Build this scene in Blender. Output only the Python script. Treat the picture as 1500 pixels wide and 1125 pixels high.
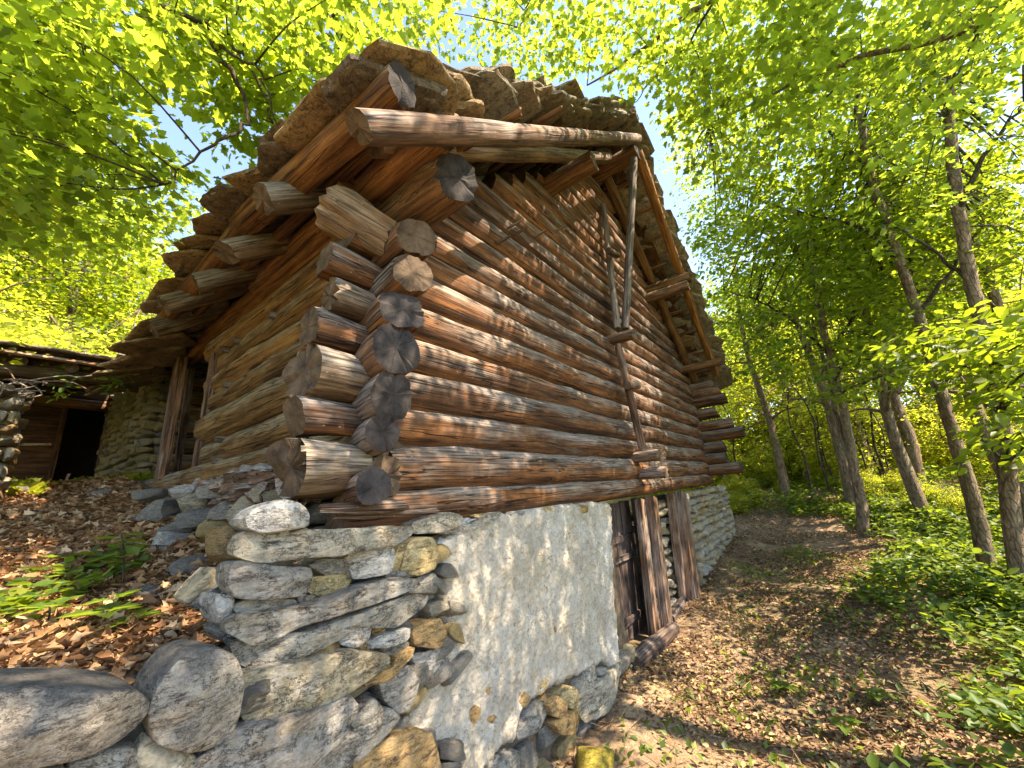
import bpy, bmesh, math, random
import numpy as np
from mathutils import Vector, Matrix, Quaternion, noise

for o in list(bpy.data.objects): bpy.data.objects.remove(o)
scene = bpy.context.scene
COL = scene.collection
rnd = random.Random(7)
rng = np.random.default_rng(7)
R = math.radians

# ------------------------------------------------------------------ camera
# world: +X runs along the gable wall, +Y along the eaves wall, the log corner stands at x=0, y=0
FOC = 586.0
def _n(v):
    v = np.array(v, float); return v / np.linalg.norm(v)
_eR = _n((1205-750, 562.5-685, FOC)); _eL = _n((-65-750, 562.5-785, FOC))
_up = _n(np.cross(_eL, _eR)); _up = _up if _up[1] > 0 else -_up
_b = _n(_eR+_eL); _c = _n(np.cross(_b, _up)); _c = _c if _c @ _eR > 0 else -_c
_ex = _n(_b+_c); _ey = _n(_b-_c)
RW = np.array([_ex, _ey, _up])
CAM = np.array([-1.416, -1.924, 1.85])
def ray(px, py): return RW @ np.array([px-750.0, 562.5-py, FOC])
def at(px, py, x=None, y=None, z=None):
    r = ray(px, py)
    t = (x-CAM[0])/r[0] if x is not None else (y-CAM[1])/r[1] if y is not None else (z-CAM[2])/r[2]
    return Vector(CAM + t*r)
def far(px, py, d):
    r = ray(px, py); return Vector(CAM + r/np.linalg.norm(r)*d)

cam = bpy.data.cameras.new('camera'); camo = bpy.data.objects.new('camera', cam); COL.objects.link(camo)
cam.sensor_width = 36; cam.lens = FOC*36/1500; cam.clip_start = 0.05; cam.clip_end = 2000
M = Matrix.Identity(4)
cx = RW @ np.array([1, 0, 0]); cy = RW @ np.array([0, 1, 0]); cz = RW @ np.array([0, 0, -1])
for i in range(3):
    M[i][0] = cx[i]; M[i][1] = cy[i]; M[i][2] = cz[i]; M[i][3] = CAM[i]
camo.matrix_world = M
scene.camera = camo

# ------------------------------------------------------------------ light
SUN_DIR = Vector((0.16, -0.82, 1.08)).normalized()       # towards the sun
elev = math.asin(SUN_DIR.z); azi = math.atan2(SUN_DIR.x, SUN_DIR.y)
w = bpy.data.worlds.new('World'); scene.world = w; w.use_nodes = True
nt = w.node_tree; bg = nt.nodes['Background']
sky = nt.nodes.new('ShaderNodeTexSky'); sky.sky_type = 'NISHITA'; sky.sun_disc = False
sky.sun_elevation = elev; sky.sun_rotation = azi
sky.ozone_density = 3.5; sky.dust_density = 0.3; sky.air_density = 0.9
nt.links.new(sky.outputs[0], bg.inputs[0]); bg.inputs[1].default_value = 0.15
sl = bpy.data.lights.new('sun', 'SUN'); so = bpy.data.objects.new('sun', sl); COL.objects.link(so)
sl.energy = 4.0; sl.angle = R(0.5); sl.color = (1, 0.93, 0.80)
so.rotation_euler = SUN_DIR.to_track_quat('Z', 'Y').to_euler(); so.location = (5, -10, 20)
vs = scene.view_settings; vs.view_transform = 'Standard'; vs.look = 'None'; vs.gamma = 1; vs.exposure = 2.28
vs.use_white_balance = True; vs.white_balance_temperature = 7700; vs.white_balance_tint = 14
vs.use_curve_mapping = False
cy_ = scene.cycles
cy_.max_bounces = 7; cy_.diffuse_bounces = 4; cy_.transmission_bounces = 5; cy_.glossy_bounces = 2
cy_.use_denoising = True
cy_.sample_clamp_indirect = 8

# ------------------------------------------------------------------ materials
def mat(name):
    m = bpy.data.materials.new(name); m.use_nodes = True
    t = m.node_tree; b = t.nodes['Principled BSDF']; b.inputs['Roughness'].default_value = 0.85
    b.inputs['Specular IOR Level'].default_value = 0.25
    return m, t, b
def N(t, kind, **kw):
    n = t.nodes.new(kind)
    for k, v in kw.items(): setattr(n, k, v)
    return n
def ramp(t, fac, stops, interp='LINEAR'):
    n = t.nodes.new('ShaderNodeValToRGB'); n.color_ramp.interpolation = interp
    e = n.color_ramp.elements
    while len(e) < len(stops): e.new(0.5)
    for i, (p, c) in enumerate(stops):
        e[i].position = p; e[i].color = (c[0], c[1], c[2], 1) if isinstance(c, (tuple, list)) else (c, c, c, 1)
    t.links.new(fac, n.inputs[0]); return n.outputs[0]
def mix(t, fac, a, b, mode='MIX'):
    n = t.nodes.new('ShaderNodeMix'); n.data_type = 'RGBA'; n.blend_type = mode
    for s, v in ((n.inputs[0], fac), (n.inputs[6], a), (n.inputs[7], b)):
        if isinstance(v, bpy.types.NodeSocket): t.links.new(v, s)
        elif isinstance(v, (int, float)): s.default_value = v
        else: s.default_value = (*v[:3], 1)
    return n.outputs[2]
def math_(t, op, a, b=0.0, c=None):
    n = t.nodes.new('ShaderNodeMath'); n.operation = op
    for i, v in enumerate((a, b) if c is None else (a, b, c)):
        if isinstance(v, bpy.types.NodeSocket): t.links.new(v, n.inputs[i])
        else: n.inputs[i].default_value = v
    return n.outputs[0]
def coords(t, scale=(1, 1, 1), rand=True, kind='Object'):
    tc = N(t, 'ShaderNodeTexCoord'); mp = N(t, 'ShaderNodeMapping'); mp.inputs['Scale'].default_value = scale
    t.links.new(tc.outputs[kind], mp.inputs[0])
    if rand:
        oi = N(t, 'ShaderNodeObjectInfo')
        v = N(t, 'ShaderNodeVectorMath', operation='SCALE'); v.inputs[0].default_value = (37.0, 91.0, 53.0)
        t.links.new(oi.outputs['Random'], v.inputs['Scale']); t.links.new(v.outputs[0], mp.inputs['Location'])
    return mp.outputs[0]
def nz(t, vec, scale, detail=4, rough=0.6, dist=0.0):
    n = N(t, 'ShaderNodeTexNoise'); n.inputs['Scale'].default_value = scale; n.inputs['Detail'].default_value = detail
    n.inputs['Roughness'].default_value = rough; n.inputs['Distortion'].default_value = dist
    t.links.new(vec, n.inputs['Vector']); return n.outputs['Fac']
def bump(t, b, h, strength=0.5, dist=0.01, prev=None):
    n = N(t, 'ShaderNodeBump'); n.inputs['Strength'].default_value = strength; n.inputs['Distance'].default_value = dist
    t.links.new(h, n.inputs['Height'])
    if prev is not None: t.links.new(prev, n.inputs['Normal'])
    if b is not None: t.links.new(n.outputs[0], b.inputs['Normal'])
    return n.outputs[0]

def wood(name, dark, mid, light, grey, greyness=0.5, topgrey=0.6, crack=0.5):
    """weathered timber: grain runs along the object's X; silvered where rain and light reach"""
    m, t, b = mat(name)
    g = nz(t, coords(t, (1.2, 16, 16)), 1.0, 6, 0.62, 0.25)
    col = ramp(t, g, [(0.30, dark), (0.48, mid), (0.66, light)])
    patch = nz(t, coords(t, (1.6, 5, 5)), 1.0, 4, 0.6, 0.4)
    geo = N(t, 'ShaderNodeNewGeometry'); sx = N(t, 'ShaderNodeSeparateXYZ'); t.links.new(geo.outputs['Normal'], sx.inputs[0])
    s = math_(t, 'MULTIPLY_ADD', sx.outputs['Z'], topgrey, greyness-0.5)
    s = math_(t, 'ADD', s, patch)
    fib = nz(t, coords(t, (2.5, 75, 75)), 1.0, 4, 0.7)
    s2 = math_(t, 'MULTIPLY_ADD', fib, 0.35, s)
    gf = ramp(t, s2, [(0.55, 0.0), (0.86, 1.0)])
    gcol = ramp(t, fib, [(0.30, tuple(c*0.42 for c in grey)), (0.5, grey), (0.72, tuple(min(1, c*1.5) for c in grey))])
    col = mix(t, gf, col, gcol)
    # fine dark fibres, long drying cracks
    fr = ramp(t, fib, [(0.32, 0.28), (0.50, 1.0), (0.7, 1.15)])
    col = mix(t, 0.75, col, fr, 'MULTIPLY')
    ck = nz(t, coords(t, (0.55, 22, 22)), 1.0, 2, 0.5, 0.15)
    ckr = ramp(t, math_(t, 'ABSOLUTE', math_(t, 'SUBTRACT', ck, 0.52)), [(0.0, 0.02), (0.010, 0.25), (0.022, 1.0)])
    col = mix(t, crack, col, ckr, 'MULTIPLY')
    # worm holes and small pale chips
    vo = N(t, 'ShaderNodeTexVoronoi'); vo.inputs['Scale'].default_value = 1.0
    t.links.new(coords(t, (14, 26, 26)), vo.inputs['Vector'])
    sp = ramp(t, vo.outputs['Distance'], [(0.06, 1.0), (0.10, 0.0)])
    col = mix(t, math_(t, 'MULTIPLY', sp, 0.35), col, (0.5, 0.43, 0.33))
    oi = N(t, 'ShaderNodeObjectInfo')
    col = mix(t, 1.0, col, ramp(t, oi.outputs['Random'], [(0.0, (0.72, 0.70, 0.70)), (0.35, (1.0, 0.95, 0.9)), (0.7, (1.12, 1.02, 0.92)), (1.0, (0.85, 0.88, 0.9))]), 'MULTIPLY')
    blot = nz(t, coords(t, (2.2, 4, 4)), 1.6, 5, 0.7); col = mix(t, 0.55, col, ramp(t, blot, [(0.35, 0.45), (0.55, 1.1)]), 'MULTIPLY')
    t.links.new(col, b.inputs['Base Color'])
    n1 = bump(t, None, g, 0.5, 0.02)
    n2 = bump(t, None, ckr, 0.6, 0.012, n1)
    bump(t, b, fib, 0.9, 0.008, n2)
    return m
W_GABLE = wood('gable_log_wood', (0.030, 0.014, 0.008), (0.105, 0.048, 0.022), (0.27, 0.112, 0.038), (0.21, 0.175, 0.15), 0.46, 0.34, 0.9)
W_EAVE = wood('eaves_log_wood', (0.055, 0.028, 0.012), (0.17, 0.092, 0.036), (0.29, 0.165, 0.062), (0.24, 0.195, 0.14), 0.42, 0.40, 0.8)
W_PLATE = wood('orange_plate_wood', (0.07, 0.030, 0.012), (0.20, 0.090, 0.028), (0.33, 0.155, 0.045), (0.24, 0.18, 0.12), 0.32, 0.3, 0.6)
W_POLE = wood('weathered_pole_wood', (0.055, 0.032, 0.02), (0.15, 0.094, 0.055), (0.28, 0.19, 0.11), (0.25, 0.21, 0.17), 0.55, 0.35, 0.5)
W_GREY = wood('silver_grey_wood', (0.05, 0.036, 0.03), (0.125, 0.088, 0.070), (0.22, 0.16, 0.125), (0.20, 0.17, 0.155), 0.6, 0.2, 0.5)
W_DARK = wood('dark_door_wood', (0.022, 0.015, 0.014), (0.060, 0.040, 0.034), (0.12, 0.078, 0.062), (0.14, 0.115, 0.105), 0.40, 0.2, 0.6)
W_POST = wood('door_post_wood', (0.045, 0.025, 0.017), (0.13, 0.070, 0.043), (0.27, 0.15, 0.085), (0.28, 0.225, 0.19), 0.44, 0.2, 0.7)
W_RAFT = wood('rafter_wood', (0.045, 0.022, 0.012), (0.15, 0.070, 0.030), (0.29, 0.145, 0.055), (0.25, 0.20, 0.15), 0.36, 0.3, 0.6)
W_ROT = wood('rotten_wood', (0.035, 0.02, 0.016), (0.12, 0.07, 0.05), (0.26, 0.16, 0.115), (0.27, 0.22, 0.195), 0.45, 0.4, 1.0)
W_INNER = wood('shed_board_wood', (0.03, 0.014, 0.007), (0.09, 0.040, 0.018), (0.15, 0.07, 0.03), (0.12, 0.09, 0.07), 0.25, 0.1, 0.6)

def endgrain(name, c0, c1):
    m, t, b = mat(name)
    tc = N(t, 'ShaderNodeTexCoord'); sx = N(t, 'ShaderNodeSeparateXYZ'); t.links.new(tc.outputs['Object'], sx.inputs[0])
    cb = N(t, 'ShaderNodeCombineXYZ'); t.links.new(sx.outputs['Y'], cb.inputs[1]); t.links.new(sx.outputs['Z'], cb.inputs[2])
    ln = N(t, 'ShaderNodeVectorMath', operation='LENGTH'); t.links.new(cb.outputs[0], ln.inputs[0])
    nm = N(t, 'ShaderNodeVectorMath', operation='NORMALIZE'); t.links.new(cb.outputs[0], nm.inputs[0])
    oi = N(t, 'ShaderNodeObjectInfo'); ad = N(t, 'ShaderNodeVectorMath', operation='ADD'); sc = N(t, 'ShaderNodeVectorMath', operation='SCALE')
    sc.inputs[0].default_value = (31, 17, 53); t.links.new(oi.outputs['Random'], sc.inputs['Scale'])
    t.links.new(nm.outputs[0], ad.inputs[0]); t.links.new(sc.outputs[0], ad.inputs[1])
    rad = nz(t, ad.outputs[0], 1.7, 4, 0.6, 0.3)
    rings = math_(t, 'SINE', math_(t, 'MULTIPLY_ADD', ln.outputs['Value'], 520, math_(t, 'MULTIPLY', nz(t, coords(t, (1, 1, 1)), 14, 3), 22)))
    big = nz(t, coords(t), 9, 5, 0.7)
    col = ramp(t, big, [(0.32, c0), (0.7, c1)])
    rk = ramp(t, math_(t, 'ABSOLUTE', math_(t, 'SUBTRACT', rad, 0.5)), [(0.0, 0.12), (0.02, 1.0)])
    col = mix(t, 0.3, col, rk, 'MULTIPLY')
    col = mix(t, 0.35, col, ramp(t, math_(t, 'MULTIPLY_ADD', rings, 0.5, 0.5), [(0.0, 0.75), (1.0, 1.0)]), 'MULTIPLY')
    t.links.new(col, b.inputs['Base Color'])
    n1 = bump(t, None, rk, 0.5, 0.010); n2 = bump(t, None, rings, 0.15, 0.002, n1); bump(t, b, big, 0.6, 0.012, n2)
    return m
E_DARK = endgrain('dark_end_grain', (0.010, 0.008, 0.008), (0.062, 0.050, 0.046))  # near-black cut ends, darker than the brown ones
E_BROWN = endgrain('brown_end_grain', (0.035, 0.021, 0.013), (0.16, 0.105, 0.065))

def stone(name, pal, scale=1.0, lichen=0.25, bed=(1, 1, 3.5), top=None):
    m, t, b = mat(name)
    oi = N(t, 'ShaderNodeObjectInfo')
    base = ramp(t, oi.outputs['Random'], pal)
    v1 = coords(t, bed)
    a = nz(t, v1, 6*scale, 8, 0.7, 0.12)
    col = mix(t, 1.0, base, ramp(t, a, [(0.28, 0.50), (0.5, 0.98), (0.72, 1.35)]), 'MULTIPLY')
    rust = nz(t, coords(t, (1, 1, 1.6)), 3.3*scale, 6, 0.7, 0.2)
    col = mix(t, ramp(t, rust, [(0.52, 0.0), (0.70, 0.62)]), col, (0.34, 0.215, 0.085))
    wh = nz(t, coords(t, (1.3, 1.3, 1)), 5*scale, 7, 0.75, 0.3)
    col = mix(t, ramp(t, wh, [(0.56, 0.0), (0.64, lichen*2.2)]), col, (0.50, 0.465, 0.41))
    dk = nz(t, coords(t, (1, 1, 4)), 8*scale, 7, 0.75, 0.15)
    col = mix(t, ramp(t, dk, [(0.36, 0.9), (0.47, 0.0)]), col, (0.06, 0.05, 0.042))
    cr = nz(t, coords(t, (1, 1, 2.0)), 4*scale, 6, 0.75, 0.2)
    crk = ramp(t, math_(t, 'ABSOLUTE', math_(t, 'SUBTRACT', cr, 0.5)), [(0.0, 0.12), (0.006, 0.35), (0.018, 1.0)])
    col = mix(t, 0.8, col, crk, 'MULTIPLY')
    mott = nz(t, coords(t), 26*scale, 7, 0.8, 0.1); col = mix(t, 0.6, col, ramp(t, mott, [(0.34, 0.6), (0.5, 1.1), (0.66, 1.4)]), 'MULTIPLY')
    if top is not None:
        ge = N(t, 'ShaderNodeNewGeometry'); sz_ = N(t, 'ShaderNodeSeparateXYZ'); t.links.new(ge.outputs['Normal'], sz_.inputs[0])
        col = mix(t, ramp(t, math_(t, 'MULTIPLY_ADD', wh, 0.9, sz_.outputs['Z']), [(0.72, 0.0), (1.05, 0.7)]), col, top)
    f = nz(t, coords(t), 80*scale, 3, 0.7)
    col = mix(t, 0.6, col, ramp(t, f, [(0.3, 0.6), (0.65, 1.2)]), 'MULTIPLY')
    t.links.new(col, b.inputs['Base Color'])
    n1 = bump(t, None, a, 0.85, 0.035); n2 = bump(t, None, dk, 0.7, 0.02, n1); n2 = bump(t, None, crk, 0.6, 0.01, n2); n2 = bump(t, None, mott, 0.6, 0.012, n2); bump(t, b, f, 0.6, 0.005, n2)
    return m
S_WALL = stone('gneiss', [(0.0, (0.27, 0.25, 0.22)), (0.35, (0.36, 0.32, 0.25)), (0.6, (0.36, 0.30, 0.195)), (0.8, (0.42, 0.39, 0.34)), (1.0, (0.25, 0.235, 0.22))])
S_BOULDER = stone('boulder_rock', [(0.0, (0.34, 0.30, 0.25)), (1.0, (0.38, 0.335, 0.27))], 2.4, 0.16, (1, 1, 1.2), (0.085, 0.08, 0.078))
S_GOLD = stone('golden_stone', [(0.0, (0.50, 0.39, 0.20)), (0.5, (0.52, 0.38, 0.17)), (0.8, (0.44, 0.37, 0.24)), (1.0, (0.50, 0.43, 0.30))], 1.6, 0.15)  # golden stone, raised so it also carries warm bounce light on the shed wall
S_GREY = stone('grey_stone', [(0.0, (0.25, 0.235, 0.205)), (1.0, (0.32, 0.295, 0.25))], 1.5, 0.12)
S_PALE = stone('sunlit_pale_stone', [(0.0, (0.50, 0.43, 0.30)), (0.45, (0.54, 0.48, 0.37)), (0.8, (0.50, 0.38, 0.20)), (1.0, (0.45, 0.41, 0.34))], 1.6, 0.15)  # pale stone with sunlight put into its colour for walls standing in shade
S_ORANGE = stone('ochre_stone', [(0.0, (0.38, 0.235, 0.09)), (1.0, (0.42, 0.27, 0.12))], 1.3, 0.08)
S_WHITE = stone('white_quartz_stone', [(0.0, (0.48, 0.445, 0.395)), (1.0, (0.54, 0.51, 0.46))], 1.2, 0.45)
S_MOSS = stone('yellow_mossy_stone', [(0.0, (0.36, 0.30, 0.05)), (1.0, (0.42, 0.33, 0.05))], 1.4, 0.02)
S_ROOF = stone('roof_schist', [(0.0, (0.17, 0.135, 0.10)), (0.4, (0.24, 0.18, 0.12)), (0.7, (0.30, 0.22, 0.135)), (1.0, (0.25, 0.22, 0.18))], 1.8, 0.18, (1, 1, 2.0), (0.17, 0.155, 0.135))
S_ROOFG = stone('golden_roof_schist', [(0.0, (0.30, 0.20, 0.10)), (1.0, (0.35, 0.245, 0.13))], 1.5, 0.06, (1, 1, 1.5))

def m_plaster():
    m, t, b = mat('rough_lime_plaster')
    v = coords(t, rand=False)
    a = nz(t, v, 3.5, 6, 0.65, 0.4)
    col = ramp(t, a, [(0.3, (0.34, 0.295, 0.235)), (0.5, (0.47, 0.42, 0.345)), (0.7, (0.54, 0.495, 0.43))])
    p = nz(t, v, 2.2, 4, 0.6); col = mix(t, ramp(t, p, [(0.50, 0.0), (0.72, 0.5)]), col, (0.50, 0.40, 0.26))
    g = nz(t, v, 1.3, 3, 0.5); col = mix(t, ramp(t, g, [(0.54, 0.0), (0.66, 0.6)]), col, (0.55, 0.52, 0.47))
    vo = N(t, 'ShaderNodeTexVoronoi'); vo.inputs['Scale'].default_value = 38; t.links.new(v, vo.inputs['Vector'])
    sp = ramp(t, vo.outputs['Color'], [(0.0, 0.70), (0.5, 1.0), (1.0, 1.12)])
    col = mix(t, 0.55, col, sp, 'MULTIPLY')
    vo2 = N(t, 'ShaderNodeTexVoronoi'); vo2.inputs['Scale'].default_value = 11; t.links.new(v, vo2.inputs['Vector'])
    col = mix(t, ramp(t, vo2.outputs['Distance'], [(0.10, 0.75), (0.17, 0.0)]), col, (0.33, 0.24, 0.14))
    st = nz(t, coords(t, (1, 1, 0.45), rand=False), 2.6, 6, 0.7, 0.3); col = mix(t, ramp(t, st, [(0.52, 0.0), (0.66, 0.55)]), col, (0.27, 0.235, 0.19))
    ck = nz(t, v, 1.9, 6, 0.7, 0.4); col = mix(t, 0.8, col, ramp(t, math_(t, 'ABSOLUTE', math_(t, 'SUBTRACT', ck, 0.5)), [(0.0, 0.25), (0.004, 1.0)]), 'MULTIPLY')
    f = nz(t, v, 42, 6, 0.75, 0.8)
    col = mix(t, 0.8, col, ramp(t, f, [(0.34, 0.50), (0.47, 1.0)]), 'MULTIPLY')
    t.links.new(col, b.inputs['Base Color'])
    n1 = bump(t, None, nz(t, v, 22, 6, 0.7, 0.5), 0.9, 0.03); n2 = bump(t, None, vo.outputs['Distance'], 0.5, 0.012, n1); bump(t, b, f, 0.8, 0.010, n2)
    return m
PLASTER = m_plaster()
def m_simple(name, c0, c1, sc=8, bs=0.5, rough=0.95, dist=0.02):
    m, t, b = mat(name); v = coords(t)
    a = nz(t, v, sc, 7, 0.7, 0.3)
    t.links.new(ramp(t, a, [(0.3, c0), (0.7, c1)]), b.inputs['Base Color']); b.inputs['Roughness'].default_value = rough
    bump(t, b, a, bs, dist); return m
MORTAR = m_simple('earth_mortar', (0.05, 0.036, 0.024), (0.15, 0.11, 0.075), 18)
DARKIN = m_simple('dark_interior', (0.008, 0.006, 0.005), (0.025, 0.018, 0.014), 8)  # interior shade put into the colour, almost black
def m_ground():
    m, t, b = mat('forest_floor'); v = coords(t, rand=False)
    a = nz(t, v, 1.3, 8, 0.65, 0.3); f = nz(t, v, 34, 6, 0.75, 0.9); g = nz(t, v, 0.55, 4, 0.6, 0.5)
    col = ramp(t, a, [(0.32, (0.13, 0.083, 0.050)), (0.5, (0.25, 0.165, 0.10)), (0.68, (0.38, 0.27, 0.165))])
    col = mix(t, ramp(t, g, [(0.54, 0.0), (0.66, 0.35)]), col, (0.085, 0.105, 0.03))
    col = mix(t, 0.85, col, ramp(t, f, [(0.34, 0.35), (0.5, 0.9), (0.66, 1.45)]), 'MULTIPLY')
    # meadow and wood floor further out are green
    tc = N(t, 'ShaderNodeTexCoord'); ln = N(t, 'ShaderNodeVectorMath', operation='DISTANCE'); ln.inputs[1].default_value = (4, 0, 0)
    t.links.new(tc.outputs['Object'], ln.inputs[0])
    far_ = ramp(t, math_(t, 'MULTIPLY_ADD', ln.outputs['Value'], 0.04, math_(t, 'MULTIPLY', a, 0.1)), [(0.42, 0.0), (0.60, 1.0)])
    col = mix(t, far_, col, ramp(t, f, [(0.3, (0.08, 0.12, 0.02)), (0.7, (0.17, 0.21, 0.035))]))
    t.links.new(col, b.inputs['Base Color']); b.inputs['Roughness'].default_value = 1
    n1 = bump(t, None, a, 0.5, 0.06); bump(t, b, f, 0.9, 0.02, n1); return m
GROUND = m_ground()
def m_bark(name, c0, c1, c2):
    m, t, b = mat(name); v = coords(t, (1, 1, 0.28))
    a = nz(t, v, 16, 7, 0.7, 0.6); p = nz(t, coords(t, (1, 1, 0.6)), 3, 4, 0.6)
    col = ramp(t, a, [(0.32, c0), (0.52, c1), (0.7, c2)])
    col = mix(t, ramp(t, p, [(0.5, 0.0), (0.66, 0.5)]), col, (0.12, 0.13, 0.06))
    vo = N(t, 'ShaderNodeTexVoronoi'); vo.feature = 'DISTANCE_TO_EDGE'; vo.inputs['Scale'].default_value = 22; t.links.new(coords(t, (1, 1, .32)), vo.inputs['Vector'])
    pl = ramp(t, vo.outputs['Distance'], [(0.0, 0.35), (0.12, 1.0)]); col = mix(t, 0.7, col, pl, 'MULTIPLY')
    t.links.new(col, b.inputs['Base Color']); n1 = bump(t, None, pl, 0.7, 0.015); bump(t, b, a, 0.9, 0.03, n1); return m
BARK = m_bark('rough_bark', (0.075, 0.05, 0.032), (0.22, 0.15, 0.095), (0.38, 0.28, 0.19))
BARKD = m_bark('dark_bark', (0.025, 0.017, 0.012), (0.07, 0.05, 0.034), (0.12, 0.09, 0.065))
def m_leaf(name, pal, trans, tw=0.5, rough=0.5):
    m = bpy.data.materials.new(name); m.use_nodes = True; t = m.node_tree; b = t.nodes['Principled BSDF']
    out = t.nodes['Material Output']
    g = N(t, 'ShaderNodeNewGeometry')
    col = ramp(t, g.outputs['Random Per Island'], pal)
    t.links.new(col, b.inputs['Base Color']); b.inputs['Roughness'].default_value = rough; b.inputs['Specular IOR Level'].default_value = 0.35
    tr = N(t, 'ShaderNodeBsdfTranslucent'); tcol = mix(t, 1.0, ramp(t, g.outputs['Random Per Island'], [(0.0, 0.40), (0.4, 0.85), (0.8, 1.1), (1.0, 0.7)]), trans, 'MULTIPLY')
    t.links.new(tcol, tr.inputs[0])
    ms = N(t, 'ShaderNodeMixShader'); ms.inputs[0].default_value = tw
    t.links.new(b.outputs[0], ms.inputs[1]); t.links.new(tr.outputs[0], ms.inputs[2]); t.links.new(ms.outputs[0], out.inputs[0])
    return m
L_NEAR = m_leaf('maple_leaf', [(0.0, (0.045, 0.095, 0.012)), (0.5, (0.08, 0.14, 0.016)), (1.0, (0.12, 0.17, 0.02))], (0.56, 0.70, 0.06), 0.6)
L_MID = m_leaf('woodland_leaf', [(0.0, (0.04, 0.085, 0.012)), (0.5, (0.07, 0.12, 0.016)), (1.0, (0.11, 0.15, 0.02))], (0.44, 0.56, 0.03), 0.52)
L_FAR = m_leaf('sunny_leaf', [(0.0, (0.07, 0.11, 0.013)), (0.5, (0.12, 0.16, 0.018)), (1.0, (0.19, 0.21, 0.025))], (0.80, 0.84, 0.07), 0.62)  # brighter copy of the woodland leaf, sunlight put into its colours
L_HERB = m_leaf('herb_leaf', [(0.0, (0.025, 0.06, 0.012)), (0.5, (0.06, 0.115, 0.018)), (0.85, (0.11, 0.16, 0.022)), (1.0, (0.18, 0.19, 0.03))], (0.38, 0.50, 0.04), 0.42)
L_DRY = m_leaf('dry_fallen_leaf', [(0.0, (0.12, 0.055, 0.026)), (0.35, (0.29, 0.145, 0.06)), (0.7, (0.42, 0.24, 0.115)), (1.0, (0.50, 0.37, 0.22))], (0.35, 0.18, 0.07), 0.2, 0.7)

L_DRY2 = m_leaf('weathered_fallen_leaf', [(0.0, (0.07, 0.038, 0.022)), (0.4, (0.17, 0.095, 0.05)), (0.75, (0.30, 0.185, 0.095)), (0.93, (0.42, 0.31, 0.17)), (1.0, (0.38, 0.33, 0.08))], (0.30, 0.17, 0.06), 0.15, 0.75)
# ------------------------------------------------------------------ object helpers
def tag(o, label=None, cat=None, group=None, kind=None):
    if label: o['label'] = label
    if cat: o['category'] = cat
    if group: o['group'] = group
    if kind: o['kind'] = kind
    return o
def link(name, me, parent=None, mats=None):
    o = bpy.data.objects.new(name, me); COL.objects.link(o)
    if parent is not None: o.parent = parent
    if mats and me is not None and not me.materials:
        for m in (mats if isinstance(mats, (list, tuple)) else [mats]): me.materials.append(m)
    return o
def empty(name, loc=(0, 0, 0)):
    o = bpy.data.objects.new(name, None); COL.objects.link(o); o.location = loc; o.empty_display_size = 0.2; return o
def attach(o, parent):
    """parent o (built in world coordinates) to a thing whose Empty may stand anywhere"""
    o.parent = parent; o.matrix_parent_inverse = Matrix.Translation(-Vector(parent.location)); return o
def pydata(name, v, f, smooth=True, sharp=None):
    me = bpy.data.meshes.new(name); me.from_pydata([tuple(p) for p in v], [], f); me.update()
    if smooth:
        me.polygons.foreach_set('use_smooth', [True]*len(me.polygons))
        if sharp: me.set_sharp_from_angle(angle=R(sharp))
    return me
def fnoise(p, s=1.0, seed=0.0, octv=4):
    return noise.fractal(Vector((p[0]*s+seed, p[1]*s+seed*0.7, p[2]*s-seed*1.3)), 0.9, 2.1, octv)

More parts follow.
